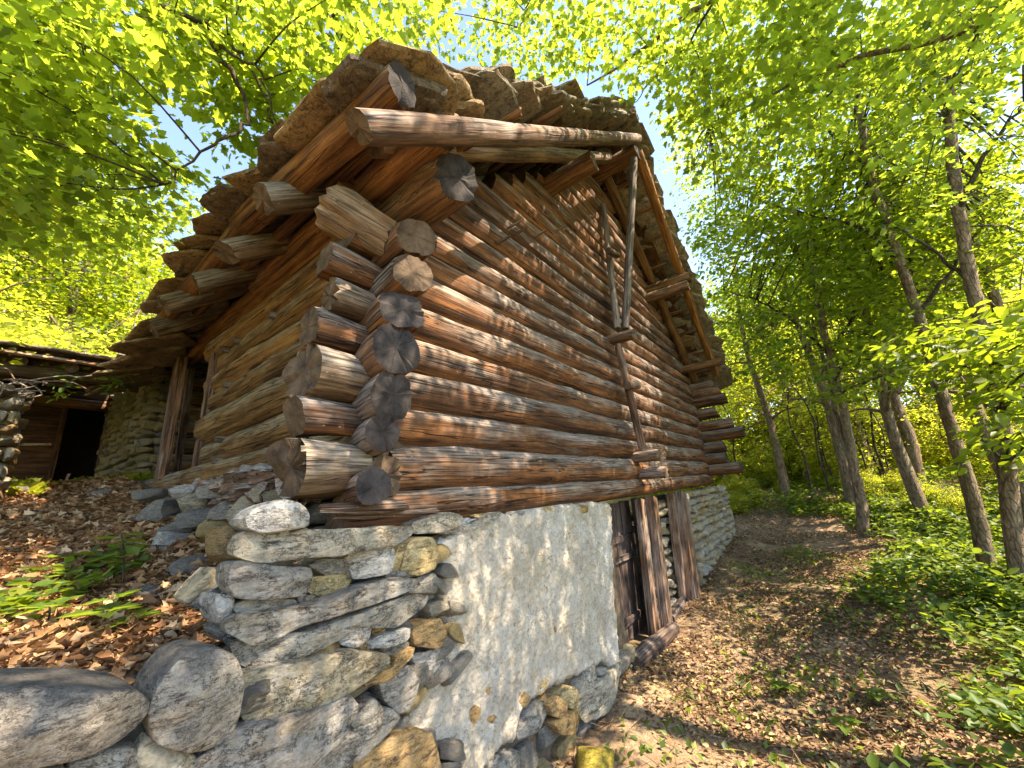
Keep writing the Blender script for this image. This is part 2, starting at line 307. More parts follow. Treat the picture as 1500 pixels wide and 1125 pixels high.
_seed = [0.0]
def log_mesh(name, L, r0, r1, sq=0.0, rough=0.05, bow=0.0, seg=22, nl=None, ragged=0.0, hz=1.0, knots=2, twist=0.0):
    """a timber lying along local X from 0 to L: uneven section, taper, bow, knots, cut faces"""
    _seed[0] += 13.7; sd = _seed[0]
    nl = nl or max(6, min(46, int(L/0.13)))
    v = []; f = []
    kn = [(rnd.uniform(0.05, 0.95)*L, rnd.uniform(0, 2*math.pi)) for _ in range(knots)]
    by = rnd.uniform(-1, 1)*bow; bz = rnd.uniform(-1, 1)*bow*0.6
    cutA = [(rnd.gauss(0, .16), rnd.gauss(0, .16)) for _ in range(2)]
    for i in range(nl+1):
        u = i/nl; x = u*L; r = r0+(r1-r0)*u
        oy = by*math.sin(math.pi*u); oz = bz*math.sin(math.pi*u)
        oy += 0.05*r*fnoise((x*1.1, 0, 3), 1, sd); oz += 0.05*r*fnoise((x*1.1, 5, 0), 1, sd)
        for j in range(seg):
            a = 2*math.pi*j/seg + twist*u
            c, s_ = math.cos(a), math.sin(a)
            if sq > 0:
                k = max(abs(c), abs(s_)); rr = (1-sq)+sq*min(1.0/k, 1.16)
            else: rr = 1.0
            rr *= 1+rough*1.7*fnoise((x*0.9, c*1.1, s_*1.1), 1.0, sd, 3)+rough*0.8*fnoise((x*2.2, c*3.5, s_*3.5), 1.0, sd+5, 3)
            for (kx, ka) in kn:
                d = ((x-kx)/0.09)**2+((math.atan2(math.sin(a-ka), math.cos(a-ka)))/0.45)**2
                rr += 0.16*math.exp(-d)
            xx = x
            if i in (0, nl):
                xx += r*(cutA[i > 0][0]*c+cutA[i > 0][1]*s_)*(1 if i == 0 else -1)
                g = fnoise((c*2.2, s_*2.2, i), 1.0, sd+9)
                xx += (1 if i == 0 else -1)*(r*(0.03+ragged*abs(g)))
                rr *= 0.95
            v.append((xx, oy+r*rr*c, oz+hz*r*rr*s_))
    for i in range(nl):
        for j in range(seg):
            a = i*seg+j; b2 = i*seg+(j+1) % seg
            f.append((a, b2, b2+seg, a+seg))
    nf = len(f)
    for side in (0, 1):
        i = 0 if side == 0 else nl
        base = i*seg
        cxp = sum(v[base+j][0] for j in range(seg))/seg; cyp = sum(v[base+j][1] for j in range(seg))/seg; czp = sum(v[base+j][2] for j in range(seg))/seg
        prev = base
        for q, sc in ((1, 0.66), (2, 0.33)):
            st = len(v)
            for j in range(seg):
                p = v[base+j]; dx = (0.05*ragged+0.02)*(r0 if side == 0 else r1)*fnoise((p[1]*9, p[2]*9, q), 1, sd+3)*(1 if side == 0 else -1)
                v.append((cxp+(p[0]-cxp)*0.4+dx, cyp+(p[1]-cyp)*sc, czp+(p[2]-czp)*sc))
            for j in range(seg):
                a, b2 = prev+j, prev+(j+1) % seg; c2, d2 = st+(j+1) % seg, st+j
                f.append((a, d2, c2, b2) if side == 0 else (a, b2, c2, d2))
            prev = st
        v.append((cxp, cyp, czp)); ci = len(v)-1
        for j in range(seg):
            a, b2 = prev+j, prev+(j+1) % seg
            f.append((a, ci, b2) if side == 0 else (a, b2, ci))
    me = pydata(name, v, f, True, 42)
    mi = [0]*nf+[1]*(len(f)-nf); me.polygons.foreach_set('material_index', mi)
    return me
def timber(name, p0, p1, r0, r1=None, parent=None, m=W_GABLE, em=E_BROWN, roll=0.0, **kw):
    p0, p1 = Vector(p0), Vector(p1); d = p1-p0
    me = log_mesh(name, d.length, r0, r1 if r1 is not None else r0, **kw)
    me.materials.append(m); me.materials.append(em)
    o = bpy.data.objects.new(name, me); COL.objects.link(o)
    X = d.normalized(); up = Vector((0, 0, 1)) if abs(X.z) < 0.95 else Vector((0, 1, 0))
    Y = up.cross(X).normalized(); Z = X.cross(Y)
    mw = Matrix((X, Y, Z)).transposed().to_4x4() @ Matrix.Rotation(roll, 4, 'X'); mw.translation = p0
    if parent is not None:
        o.parent = parent; o.matrix_parent_inverse = Matrix.Identity(4)
        o.matrix_basis = Matrix.Translation(-Vector(parent.location)) @ mw if parent.type == 'EMPTY' else mw
    else: o.matrix_basis = mw
    return o
def plank_mesh(name, L, w_, t_, rough=0.012, n=14):
    """board along local X, width Y, thickness Z, worn edges"""
    _seed[0] += 7.1; sd = _seed[0]; v = []; f = []
    prof = [(-.5, -.5), (-.2, -.53), (.2, -.48), (.5, -.5), (.52, 0), (.5, .5), (.15, .54), (-.22, .47), (-.5, .5), (-.52, 0)]
    k = len(prof)
    for i in range(n+1):
        x = L*i/n
        for (a, b2) in prof:
            g = fnoise((x*1.5, a*3, b2*3), 1, sd)*rough
            ex = 0
            if i in (0, n): ex = fnoise((a*4, b2, 1), 1, sd)*rough*1.5
            v.append((x+ex, a*w_+g, b2*t_+g*0.7))
    for i in range(n):
        for j in range(k):
            a = i*k+j; b2 = i*k+(j+1) % k; f.append((a, b2, b2+k, a+k))
    f.append(tuple(range(k))[::-1]); f.append(tuple(n*k+j for j in range(k)))
    me = pydata(name, v, f, True, 40); return me
def board(name, p0, p1, w_, t_, face, parent=None, m=W_POST, **kw):
    """board from p0 to p1, its thickness pointing along 'face'"""
    p0, p1, face = Vector(p0), Vector(p1), Vector(face); d = p1-p0
    me = plank_mesh(name, d.length, w_, t_, **kw); me.materials.append(m)
    o = bpy.data.objects.new(name, me); COL.objects.link(o)
    X = d.normalized(); Y = face.cross(X).normalized(); Z = X.cross(Y)
    mw = Matrix((X, Y, Z)).transposed().to_4x4(); mw.translation = p0
    if parent is not None:
        o.parent = parent; o.matrix_basis = Matrix.Translation(-Vector(parent.location)) @ mw if parent.type == 'EMPTY' else mw
    else: o.matrix_basis = mw
    return o

def rock_protos(n, cuts=2, sph=0.4, amp=0.16, sharp=32, tag_='rock'):
    res = []
    for k in range(n):
        bm = bmesh.new(); bmesh.ops.create_cube(bm, size=1.0)
        bmesh.ops.subdivide_edges(bm, edges=bm.edges[:], cuts=cuts, use_grid_fill=True)
        sd = 100+k*17.3
        for v in bm.verts:
            p = v.co.copy(); s = p.normalized()*0.56
            p = p.lerp(s, sph)
            g = Vector((fnoise(p, 1.7, sd, 3), fnoise(p, 1.7, sd+31, 3), fnoise(p, 1.7, sd+67, 3)))
            v.co = p+g*amp*.55
        rs = random.Random(k*7+int(sph*100)+cuts)
        for _ in range(9):          # chip flat faces off the lump
            nrm = Vector((rs.gauss(0, 1), rs.gauss(0, 1), rs.gauss(0, 1))).normalized(); dd_ = rs.uniform(.36, .50)
            for v in bm.verts:
                q = v.co.dot(nrm)-dd_
                if q > 0: v.co -= nrm*q*.93
        me = bpy.data.meshes.new(tag_); bm.to_mesh(me); bm.free()
        me.polygons.foreach_set('use_smooth', [True]*len(me.polygons)); me.set_sharp_from_angle(angle=R(sharp))
        res.append(me)
    return res
_proto_cache = {}
def protos(key, m, **kw):
    k = (key, m.name)
    if k not in _proto_cache:
        ps = rock_protos(**kw)
        for p in ps: p.materials.append(m)
        _proto_cache[k] = ps
    return _proto_cache[k]
def place(name, me, loc, scale, rot=(0, 0, 0), parent=None):
    o = bpy.data.objects.new(name, me); COL.objects.link(o)
    if parent is not None:
        o.parent = parent
        if parent.type == 'EMPTY': loc = Vector(loc)-Vector(parent.location)
    o.location = loc; o.scale = scale; o.rotation_euler = rot
    return o
def course_wall(parent, fn, u0, u1, v0, v1, mats, ch=(0.09, 0.16), cw=(0.14, 0.34), depth=0.22, jit=0.02, name='stone', face_rot=0.0, top=None, umax=None):
    """dry stone courses: fn(u, v) -> point on the face; every stone an object"""
    v = v0; n = 0
    while v < v1-0.03:
        h = rnd.uniform(*ch); u = u0-rnd.uniform(0, 0.05)
        while u < u1-0.02:
            w_ = min(rnd.uniform(*cw), u1-u+0.04)
            if w_ < 0.05: break
            if top is None or v+h*0.5 < top(u+w_/2):
                m = rnd.choice(mats)
                ps = protos('course', m, n=9, cuts=3, sph=0.34, amp=0.20, sharp=30, tag_='stone')
                hh = h*rnd.uniform(0.88, 1.1)
                p, rz = fn(u+w_/2, v+h/2)
                p = Vector(p)
                place(name, rnd.choice(ps), p, (w_*0.87, depth*rnd.uniform(.8, 1.15), hh*.86), (rnd.gauss(0, 0.05), rnd.gauss(0, 0.05)+rnd.choice((0, 0, math.pi)), rz+rnd.gauss(0, 0.06)), parent)
                n += 1
            u += w_*0.97
        v += h*0.95
    return n

def outline_stone(name, pts, m, yp, depth=0.3, bulge=0.06, parent=None, axis='y', rough=1.0, k=None, top_lean=0.0):
    """a rock whose face has the given outline (photo pixels carried onto the plane y=yp or x=yp)"""
    _seed[0] += 3.3; sd = _seed[0]
    P = []
    for (px, py) in pts:
        q = at(px, py, y=yp) if axis == 'y' else at(px, py, x=yp)
        P.append((q.x if axis == 'y' else q.y, q.z))
    # Chaikin + resample
    for _ in range(1):
        Q = []
        for i in range(len(P)):
            a, b2 = P[i], P[(i+1) % len(P)]
            Q.append((a[0]*.88+b2[0]*.12, a[1]*.88+b2[1]*.12)); Q.append((a[0]*.12+b2[0]*.88, a[1]*.12+b2[1]*.88))
        P = Q
    A = np.array(P+[P[0]]); seg = np.linalg.norm(np.diff(A, axis=0), axis=1); cum = np.r_[0, np.cumsum(seg)]; per = cum[-1]
    k = k or int(min(96, max(22, per/0.016)))
    s = np.linspace(0, per, k, endpoint=False)
    U = np.interp(s, cum, A[:, 0]); V = np.interp(s, cum, A[:, 1])
    cu, cv = U.mean(), V.mean(); U = cu+(U-cu)*1.035; V = cv+(V-cv)*1.05; size = math.sqrt(max(1e-6, (U.max()-U.min())*(V.max()-V.min())))
    planes = [(1.0+rnd.uniform(0, .12), 0.25*rnd.gauss(0, 1), 0.25*rnd.gauss(0, 1))]+[(rnd.uniform(1.0, 1.5), 1.7*math.cos(q+.5*rnd.random()), 1.7*math.sin(q+.5*rnd.random())) for q in (0.2, 1.3, 2.4, 3.4, 4.5, 5.5)]
    rings = [(0.93, depth), (1.0, depth*0.5), (1.01, 0.02*size), (1.005, -0.45*bulge), (0.985, -0.78*bulge), (0.945, -0.90*bulge), (0.87, -0.95*bulge), (0.76, -0.96*bulge), (0.65, -1.0*bulge), (0.53, -1.0*bulge), (0.40, -1.0*bulge), (0.27, -1.02*bulge), (0.13, -1.0*bulge)]
    verts = []; faces = []
    for (sc, d) in rings:
        for i in range(k):
            u = cu+(U[i]-cu)*sc; v = cv+(V[i]-cv)*sc
            lay = fnoise((u*3.0, v*13.0+u*2.0, 0), 1.0, sd, 5)          # bedding steps
            g = fnoise((u, v, d), 7.0, sd+7, 4)
            fine = fnoise((u, v, d), 26.0, sd+11, 3)
            st_ = lay*2.6; st_ = (math.floor(st_)+min(1, (st_-math.floor(st_))*4.0))/2.6      # split along the bedding
            if d < 0:
                pl = min(c0+ca*(u-cu)/size+cb*(v-cv)/size for (c0, ca, cb) in planes)         # broken flat faces
                dd = -bulge*(max(-.25, pl)*(abs(d)/max(bulge, 1e-6))**.5)+(0.16*bulge*st_+0.10*bulge*g+0.005*fine)*rough
            else: dd = d+(0.004*fine)*rough
            e = 0.012*size*fine*rough
            uu = u+e+0.02*size*g*rough; vv = v-e+0.012*size*fnoise((u, v, 3), 9, sd+23)*rough
            verts.append((uu, dd+top_lean*(v-cv), vv))
    nr = len(rings)
    for a in range(nr-1):
        for i in range(k):
            j = (i+1) % k; faces.append((a*k+i, a*k+j, (a+1)*k+j, (a+1)*k+i))
    verts.append((cu, rings[-1][1], cv)); ci = len(verts)-1
    for i in range(k): faces.append(((nr-1)*k+i, (nr-1)*k+(i+1) % k, ci))
    faces.append(tuple(range(k))[::-1])
    if axis == 'y': W = [(u, yp+d, v) for (u, d, v) in verts]
    else: W = [(yp+d, u, v) for (u, d, v) in verts]; faces = [tuple(reversed(q)) for q in faces]
    c = Vector((sum(p[0] for p in W)/len(W), sum(p[1] for p in W)/len(W), sum(p[2] for p in W)/len(W)))
    me = pydata(name, [Vector(p)-c for p in W], faces, True, 38)
    bm = bmesh.new(); bm.from_mesh(me); bmesh.ops.recalc_face_normals(bm, faces=bm.faces[:]); bm.to_mesh(me); bm.free()
    me.set_sharp_from_angle(angle=R(38))
    me.materials.append(m)
    o = bpy.data.objects.new(name, me); COL.objects.link(o)
    if parent is not None: o.parent = parent; o.location = c-Vector(parent.location)
    else: o.location = c
    return o

# ------------------------------------------------------------------ ground
def sst(a, b, x):
    t = np.clip((x-a)/(b-a), 0, 1); return t*t*(3-2*t)
def ground_z(x, y):
    x = np.asarray(x, float); y = np.asarray(y, float)
    low = 0.42*sst(3.5, 9.0, x)+0.85*sst(9.5, 14.5, x)-0.0*x
    low = low-0.55*sst(-3.6, -7.5, y)*(1-sst(9, 14, x))*1.0-1.2*sst(-7, -20, y)
    low = low+0.10*sst(-1.5, -3.2, y)*sst(4, 8, x)*0
    low = low+0.05*np.sin(x*1.7+y*0.9)*sst(0.5, 2.0, -y)+0.03*np.sin(x*3.1-y*2.3)
    low = low+0.25*sst(1.2, 0.0, x)*sst(-1.9, -0.3, y)+0.10*sst(-0.9, -0.15, y)
    up = 1.30+0.19*np.clip(y, -1, 5.2)+0.02*np.clip(y-5.2, 0, 4)+0.12*np.clip(y-9.2, 0, 60)+0.16*np.clip(-x-3, 0, 80)+0.03*np.sin(x*4+y*2.1)
    up = up+0.10*sst(-0.9, -0.2, x)*sst(0, 0.5, y)
    k = sst(-0.02, 0.16, y)*sst(0.32, 0.12, x)
    k = np.where(x > 0.32, 0, k)
    k = np.maximum(k, sst(9.0, 10.5, x)*0)
    z = low*(1-k)+up*k
    # slope behind the barn rises gently
    b = sst(4.0, 9.0, y)*sst(0.3, 0.9, x)
    z = z*(1-b)+(2.2+0.09*(y-5))*b
    h = np.where(y > 8, 1, 0)
    return z
def build_ground():
    xs = np.unique(np.concatenate([np.linspace(-3.2, 0.6, 90), np.linspace(0.6, 16, 170), np.linspace(16, 60, 45), np.linspace(60, 320, 20), np.linspace(-40, -3.2, 40), np.linspace(-300, -40, 16)]))
    ys = np.unique(np.concatenate([np.linspace(-7, 0.3, 130), np.linspace(0.3, 10, 110), np.linspace(10, 50, 40), np.linspace(50, 320, 18), np.linspace(-40, -7, 50), np.linspace(-300, -40, 16)]))
    X, Y = np.meshgrid(xs, ys, indexing='ij'); Z = ground_z(X, Y)
    nx, ny = X.shape
    for i in range(nx):
        for j in range(ny):
            x, y = X[i, j], Y[i, j]
            if -4 < x < 17 and -8 < y < 11: Z[i, j] += 0.035*noise.fractal(Vector((x*1.6, y*1.6, 0)), 0.9, 2.1, 5)
            elif abs(x) < 70 and abs(y) < 70: Z[i, j] += 0.2*noise.noise(Vector((x*0.2, y*0.2, 0)))
    V = np.stack([X, Y, Z], -1).reshape(-1, 3)
    idx = np.arange(nx*ny).reshape(nx, ny)
    F = np.stack([idx[:-1, :-1], idx[1:, :-1], idx[1:, 1:], idx[:-1, 1:]], -1).reshape(-1, 4)
    me = bpy.data.meshes.new('ground'); me.vertices.add(len(V)); me.vertices.foreach_set('co', V.ravel())
    me.loops.add(F.size); me.loops.foreach_set('vertex_index', F.ravel()); me.polygons.add(len(F))
    me.polygons.foreach_set('loop_start', np.arange(0, F.size, 4)); me.update(calc_edges=True)
    me.polygons.foreach_set('use_smooth', [True]*len(F)); me.materials.append(GROUND)
    o = link('ground', me); tag(o, kind='structure'); return o
build_ground()
def gz(x, y): return float(ground_z(x, y))

# ------------------------------------------------------------------ the log barn
barn = empty('log_barn', (0, 0, 0))
tag(barn, 'old log barn with interlocked log corner, stone slab roof and half plastered rubble base', 'barn')

def U(x): return 3.58+0.80*((x+0.75) if x < 3.9 else (8.55-x))          # underside of the slab roof
def RC(x): return 3.62+0.73*((x+0.6) if x < 3.9 else (8.4-x))           # rafter centre line

# gable wall logs: centre height, radius, left end x, squareness of the end, end material
GL = [(1.805, .112, -0.30, .55, E_BROWN, .8), (2.025, .140, -0.52, .35, E_BROWN, .5), (2.268, .122, -0.48, .7, E_BROWN, .15), (2.505, .132, -0.50, .1, E_BROWN, .9),
      (2.742, .118, -0.47, .75, E_BROWN, .3), (2.970, .125, -0.37, .25, E_BROWN, .6), (3.205, .122, -0.37, .7, E_BROWN, .2), (3.425, .105, -0.30, .5, E_BROWN, .3),
      (3.625, .128, -0.10, .3, E_BROWN, .2), (3.850, .112, 0.02, .3, E_BROWN, .2), (4.070, .130, .2, .4, E_BROWN, .2), (4.295, .104, .5, .4, E_BROWN, .2),
      (4.490, .110, .8, .4, E_BROWN, .2), (4.705, .124, 1.1, .4, E_BROWN, .2)]
z = 4.93
while z < 6.45: GL.append((z, .113, 0, .4, E_BROWN, .2)); z += 0.205
for i, (z, r, xl, sq, em, rg) in enumerate(GL):
    if z > 3.95:
        xl = max(xl, (z-3.98)/0.73+0.10); xr = 7.8-(z-3.98)/0.73-0.05
        if xr-xl < 0.3: continue
    else: xr = 8.02+rnd.uniform(-.10, .28)
    rr = r*1.06
    m = W_GABLE
    if z < 3.3: xl = -.04 if i else -.30
    timber('log', (xl, 0.05+rnd.uniform(-.012, .012), z), (xr, 0.05, z+rnd.uniform(-.01, .01)), rr*(1.04 if i % 2 else .98), rr*(.97 if i % 2 else 1.04), barn, m, em,
           sq=sq*0.35, rough=.07, bow=.012, ragged=rg*.6, nl=62 if z < 5 else 40, seg=24, knots=5)
# heavy stub ends of the gable logs at the corner (their own squared or swollen heads)
heads = [(3.175, .098, -.44, .85, .3), (2.965, .104, -.41, .3, 1.0), (2.745, .096, -.50, .9, .4), (2.510, .150, -.53, .05, 1.0), (2.282, .090, -.54, .85, .3), (2.035, .140, -.57, .35, 1.2)]
for (z, r, xl, sq, rg) in heads:
    timber('log_head', (xl, 0.02, z), (xl+.42, 0.03, z), r, r*.84, barn, W_GABLE if sq > .5 else W_POLE, E_BROWN, sq=sq, rough=.05, ragged=rg*.8, seg=30, nl=12, knots=2)
# the lowest long timber, broken end over the corner stones
# eaves wall logs: (z at corner end, z on wall, radius at end, radius on wall, end y)
EL = [(3.66, 3.56, .125, .145, -0.50, E_DARK), (3.455, 3.36, .12, .085, -0.30, E_DARK), (3.20, 3.175, .125, .115, -0.26, E_DARK), (3.00, 2.955, .118, .108, -0.22, E_DARK),
      (2.735, 2.695, .160, .165, -0.28, E_DARK), (2.47, 2.43, .142, .118, -0.24, E_DARK)]
for k, (ze, zw, re, rw, ye, em) in enumerate(EL):
    o = timber('log', (0.02, .02, ze), (0.03, 3.12 if k > 1 else 3.1, zw), re, rw*1.05, barn, W_GABLE if False else W_EAVE, em, sq=.18, rough=.07, bow=.012, ragged=.25, nl=34, seg=24, knots=4)
# front heads of the eaves logs, mostly dark end grain
for (px, py, yy, r, sq, mm) in [(612, 345, -.34, .118, .5, W_GABLE), (606, 398, -.34, .120, .4, W_GABLE), (592, 452, -.30, .122, .7, W_GABLE), (582, 508, -.30, .146, .0, W_POST), (577, 577, -.27, .128, .0, W_GREY), (562, 633, -.24, .094, .05, W_GREY), (549, 712, -.26, .088, .1, W_POST)]:
    p = at(px, py, y=yy)
    timber('log_head', p, (p.x*0.5+.03, yy+.52, p.z-.02), r, r*.92, barn, mm, E_BROWN if mm is W_GABLE and sq < .6 else E_DARK, sq=sq, rough=.045, ragged=.3, seg=30, nl=9, knots=0)
# low mossy log under the eaves wall and the sill of the eaves wall
timber('log', (-0.02, -0.05, 2.21), (-0.03, 5.15, 2.22), .125, .125, barn, W_EAVE, E_BROWN, sq=.1, rough=.08, nl=36, ragged=.3)
timber('log', (-0.10, -0.12, 1.98), (-0.02, 4.6, 2.02), .115, .11, barn, W_POLE, E_BROWN, sq=.2, rough=.12, nl=30, ragged=.6)
# rotten remains of the outer sill beam
for (a, b2, ra, rb) in [((-.36, .20, 1.98), (-.30, 1.15, 1.99), .12, .10), ((-.34, .95, 2.03), (-.30, 2.0, 2.02), .10, .085), ((-.33, 1.8, 2.00), (-.26, 2.75, 2.02), .085, .075),
                        ((-.40, .45, 1.88), (-.34, 1.6, 1.90), .07, .06), ((-.32, 2.3, 1.95), (-.22, 3.4, 2.0), .075, .05), ((-.44, .30, 1.93), (-.38, .85, 2.05), .06, .04)]:
    timber('rotten_beam', a, b2, ra, rb, barn, W_ROT, W_ROT, sq=.2, rough=.55, ragged=1.6, nl=26, seg=26, bow=.03, knots=3)
timber('wood_splinter', at(405, 690, x=-.42), at(455, 640, x=-.28), .05, .025, barn, W_ROT, W_ROT, rough=.4, ragged=2, sq=.5)
timber('wood_splinter', at(590, 742, y=-.10), at(466, 745, y=-.14), .040, .015, barn, W_POST, W_POST, rough=.5, ragged=2.5, nl=20)
timber('wood_splinter', at(640, 748, y=-.06), at(490, 756, y=-.10), .035, .015, barn, W_POST, W_POST, rough=.35, ragged=2, nl=20)
# wall plate on the eaves side
timber('wall_plate', (0.0, 0.1, 3.815), (0.0, 4.9, 3.815), .118, .112, barn, W_PLATE, E_BROWN, sq=.75, rough=.04, nl=36)
timber('wall_plate', (0.02, -0.62, 3.64), (0.02, 0.5, 3.64), .135, .13, barn, W_RAFT, E_DARK, sq=.45, rough=.06, nl=14, ragged=.5)
timber('purlin', (-0.14, -0.66, 3.84), (-0.10, 1.8, 3.84), .105, .10, barn, W_RAFT, E_BROWN, sq=.85, rough=.07, nl=20, ragged=.4)
# odd blocks wedged above the corner
timber('block', at(480, 305, x=-.36), at(580, 365, x=-.05), .125, .12, barn, W_POLE, E_BROWN, sq=.6, rough=.2, ragged=.5, nl=8)
timber('block', at(490, 268, x=-.30), at(570, 330, x=.1), .09, .09, barn, W_PLATE, E_BROWN, sq=.8, rough=.15, ragged=.4, nl=8)
timber('block', at(470, 262, x=-.28), at(545, 248, x=.0), .06, .05, barn, W_PLATE, E_BROWN, sq=.8, rough=.15, ragged=.4, nl=8)
# right hand eaves wall: log ends beyond the far corner
for k, z in enumerate([3.72, 3.56, 3.38, 3.13, 2.86, 2.66, 2.42, 2.20, 1.98]):
    timber('log', (7.72, -0.42-rnd.uniform(0, .28)-(.2 if k in (4, 5) else 0), z), (7.72, 5.5, z), .118, .11, barn, W_GABLE, E_DARK, sq=.3, rough=.09, nl=20, ragged=.3)
# rear wall, plain
for z in np.arange(1.9, 6.6, .24):
    a = max(0.15, (z-3.98)/0.73+.1)
    if 7.8-a-a > .3: timber('log', (a, 5.4, z), (7.8-a, 5.4, z), .125, .12, barn, W_EAVE, E_BROWN, nl=12, seg=12)

# purlin ends through the gable, ridge, clamps
timber('purlin', (2.20, -0.66, 5.33), (2.2, 5.3, 5.33), .115, .11, barn, W_RAFT, E_BROWN, sq=.1, rough=.05, nl=24, ragged=.2)
timber('ridge_purlin', (3.9, -0.74, 6.69), (3.9, 5.3, 6.69), .125, .12, barn, W_RAFT, E_DARK, sq=.2, rough=.06, nl=24)
timber('purlin', (5.62, -0.80, 5.24), (5.62, 5.3, 5.3), .10, .10, barn, W_RAFT, E_BROWN, sq=.6, rough=.05, nl=24)
timber('purlin', (5.50, -0.78, 5.05), (5.50, -.02, 5.05), .085, .085, barn, W_POST, E_BROWN, sq=.8, rough=.05, nl=8)
timber('purlin', (7.15, -0.80, 4.02), (7.15, 2.3, 4.02), .075, .075, barn, W_RAFT, E_BROWN, sq=.7, rough=.05, nl=14)
# rafters: near pair on the verge, then every 0.62 m; left tails stick out under the eave
pole = timber('rafter', at(522, 186, y=-.72), at(934, 204, y=-.73), .070, .078, barn, W_POST, E_BROWN, rough=.05, nl=44, bow=.01, ragged=.5)
timber('rafter', (-.35, -.30, 3.80), (3.88, -.30, 6.83), .07, .08, barn, W_POLE, E_BROWN, rough=.05, nl=30, sq=.3)
for yy in (.34, 1.04, 1.66, 2.24, 2.86, 3.5, 4.15, 4.8):
    timber('rafter', (-.64+rnd.uniform(-.05, .05), yy+rnd.uniform(-.03, .03), RC(-.62)+.0), (3.9, yy, RC(3.9)), .088, .07, barn, W_POLE, E_BROWN, rough=.09, nl=30, sq=rnd.uniform(.1, .5), ragged=.7, bow=.02)
timber('rafter', (3.96, -.14, 6.80), (7.62, -.16, 3.86), .078, .07, barn, W_RAFT, E_BROWN, rough=.05, nl=30, sq=.3)
timber('rafter', (3.96, -.72, 6.74), (7.50, -.60, 3.86), .072, .065, barn, W_PLATE, E_BROWN, rough=.05, nl=30, sq=.4)
for yy in (.9, 1.8, 2.8, 3.9, 5.0): timber('rafter', (3.9, yy, RC(3.9)), (8.35, yy, RC(8.35)), .07, .07, barn, W_RAFT, E_BROWN, nl=12, seg=12)
# eave purlin lying on the rafter tails, dark square butt at the front
timber('eave_purlin', (-.50, .75, 3.89), (-.50, 5.2, 3.68), .075, .07, barn, W_RAFT, E_BROWN, sq=.5, rough=.08, nl=30, ragged=.5)
timber('eave_purlin', (-.49, -.76, 3.735), (-.50, 1.15, 3.90), .088, .08, barn, W_RAFT, E_DARK, sq=.8, rough=.07, nl=40, ragged=.4)
timber('lath', (-.30, -.55, 3.86), (-.30, 5.2, 3.86), .04, .045, barn, W_RAFT, E_BROWN, rough=.08, nl=20)
# laths under the slabs
for k, x in enumerate(np.arange(-.1, 8.3, .42)):
    if abs(x-3.9) < .15: continue
    timber('lath', (x, -.42-rnd.uniform(0, .2), U(x)-.05), (x, 5.2, U(x)-.05), .034, .034, barn, W_RAFT, W_RAFT, rough=.1, nl=14, seg=10, bow=.02)
# split planks jutting under the near verge
for (a, b2) in [((705, 190), (770, 158)), ((775, 178), (830, 155))]:
    p, q = at(*a, y=-.60), at(*b2, y=-.86)
    board('split_plank', (p.x, -.2, p.z), (q.x, -.82, q.z), .11, .03, (-.8, 0, 1), barn, W_RAFT)

# inner partition ends and clamp poles on the gable
for (px, py, s, r) in [(912, 492, .24, .062), (922, 565, .20, .045), (950, 668, .22, .068), (958, 693, .20, .068), (894, 371, .18, .04)]:
    p = at(px, py, y=-.25)
    if r > .06: timber('clamp_block', (p.x+.05, -.40, p.z), (p.x+.05, .1, p.z), r*1.35, r*1.3, barn, W_POST, E_BROWN, sq=.7, rough=.07, nl=8, ragged=.3, hz=.75)
    else: timber('peg', (p.x-.12, -.27, p.z-.02), (p.x+.17, -.29, p.z+.02), r, r, barn, W_POST, E_BROWN, sq=.7, rough=.06, nl=6)
timber('clamp_pole', at(941, 655, y=-.24), at(905, 505, y=-.20), .047, .043, barn, W_POST, E_BROWN, rough=.05, nl=16, sq=.5)
timber('clamp_pole', at(904, 482, y=-.22), at(884, 300, y=-.14), .044, .034, barn, W_GREY, E_BROWN, rough=.05, nl=16, sq=.4)
timber('clamp_pole', at(916, 482, y=-.27), at(929, 232, y=-.70), .048, .050, barn, W_GREY, E_BROWN, rough=.05, nl=20, sq=.5)
# wooden pegs driven into the gable
for (px, py) in [(728, 357), (754, 344), (783, 347), (812, 340), (744, 334)]:
    p = at(px, py, y=-.07); timber('peg', p, p+Vector((.03, -.13, .03)), .013, .012, barn, W_POLE, E_BROWN, sq=.5, nl=3, seg=8, knots=0)
# eaves wall pegs and knots
for (px, py) in [(401, 463), (347, 500), (331, 512), (335, 564), (323, 644), (320, 675)]:
    p = at(px, py, x=-.09); timber('peg', p+Vector((.06, 0, 0)), p+Vector((-.045, 0, .0)), .035, .028, barn, W_GREY, E_BROWN, sq=.7, nl=4, seg=12, knots=0)

# doorway in the eaves wall
dw = empty('doorway', (0, 4.1, 2.3)); dw.parent = barn
for (a, b2, wd, th) in [(at(289, 688, x=-.06), at(320, 500, x=-.06), .17, .08), (at(236, 702, x=-.10), at(265, 528, x=-.10), .42, .10), (at(258, 700, x=.10), at(280, 540, x=.10), .08, .07)]:
    o = board('post', a, b2, wd, th, (-1, .15, 0), dw, W_POST)
    o.matrix_basis = Matrix.Translation(Vector((0, -4.1, -2.3))) @ (Matrix.Translation(Vector(dw.location)) @ o.matrix_basis)
def dark_box(name, lo, hi, m, parent=None):
    bm = bmesh.new(); bmesh.ops.create_cube(bm, size=1)
    for v in bm.verts: v.co = Vector([(lo[i]+hi[i])/2+v.co[i]*(hi[i]-lo[i]) for i in range(3)])
    me = bpy.data.meshes.new(name); bm.to_mesh(me); bm.free(); me.materials.append(m)
    return link(name, me, parent)
dark_box('dark_backing', (.9, .3, 1.9), (.98, 5.3, 4.2), DARKIN, barn)  # dark sheet added behind the doorway to stand for interior shade
dark_box('floor', (.14, .2, 1.86), (7.5, 5.3, 1.93), DARKIN, barn)
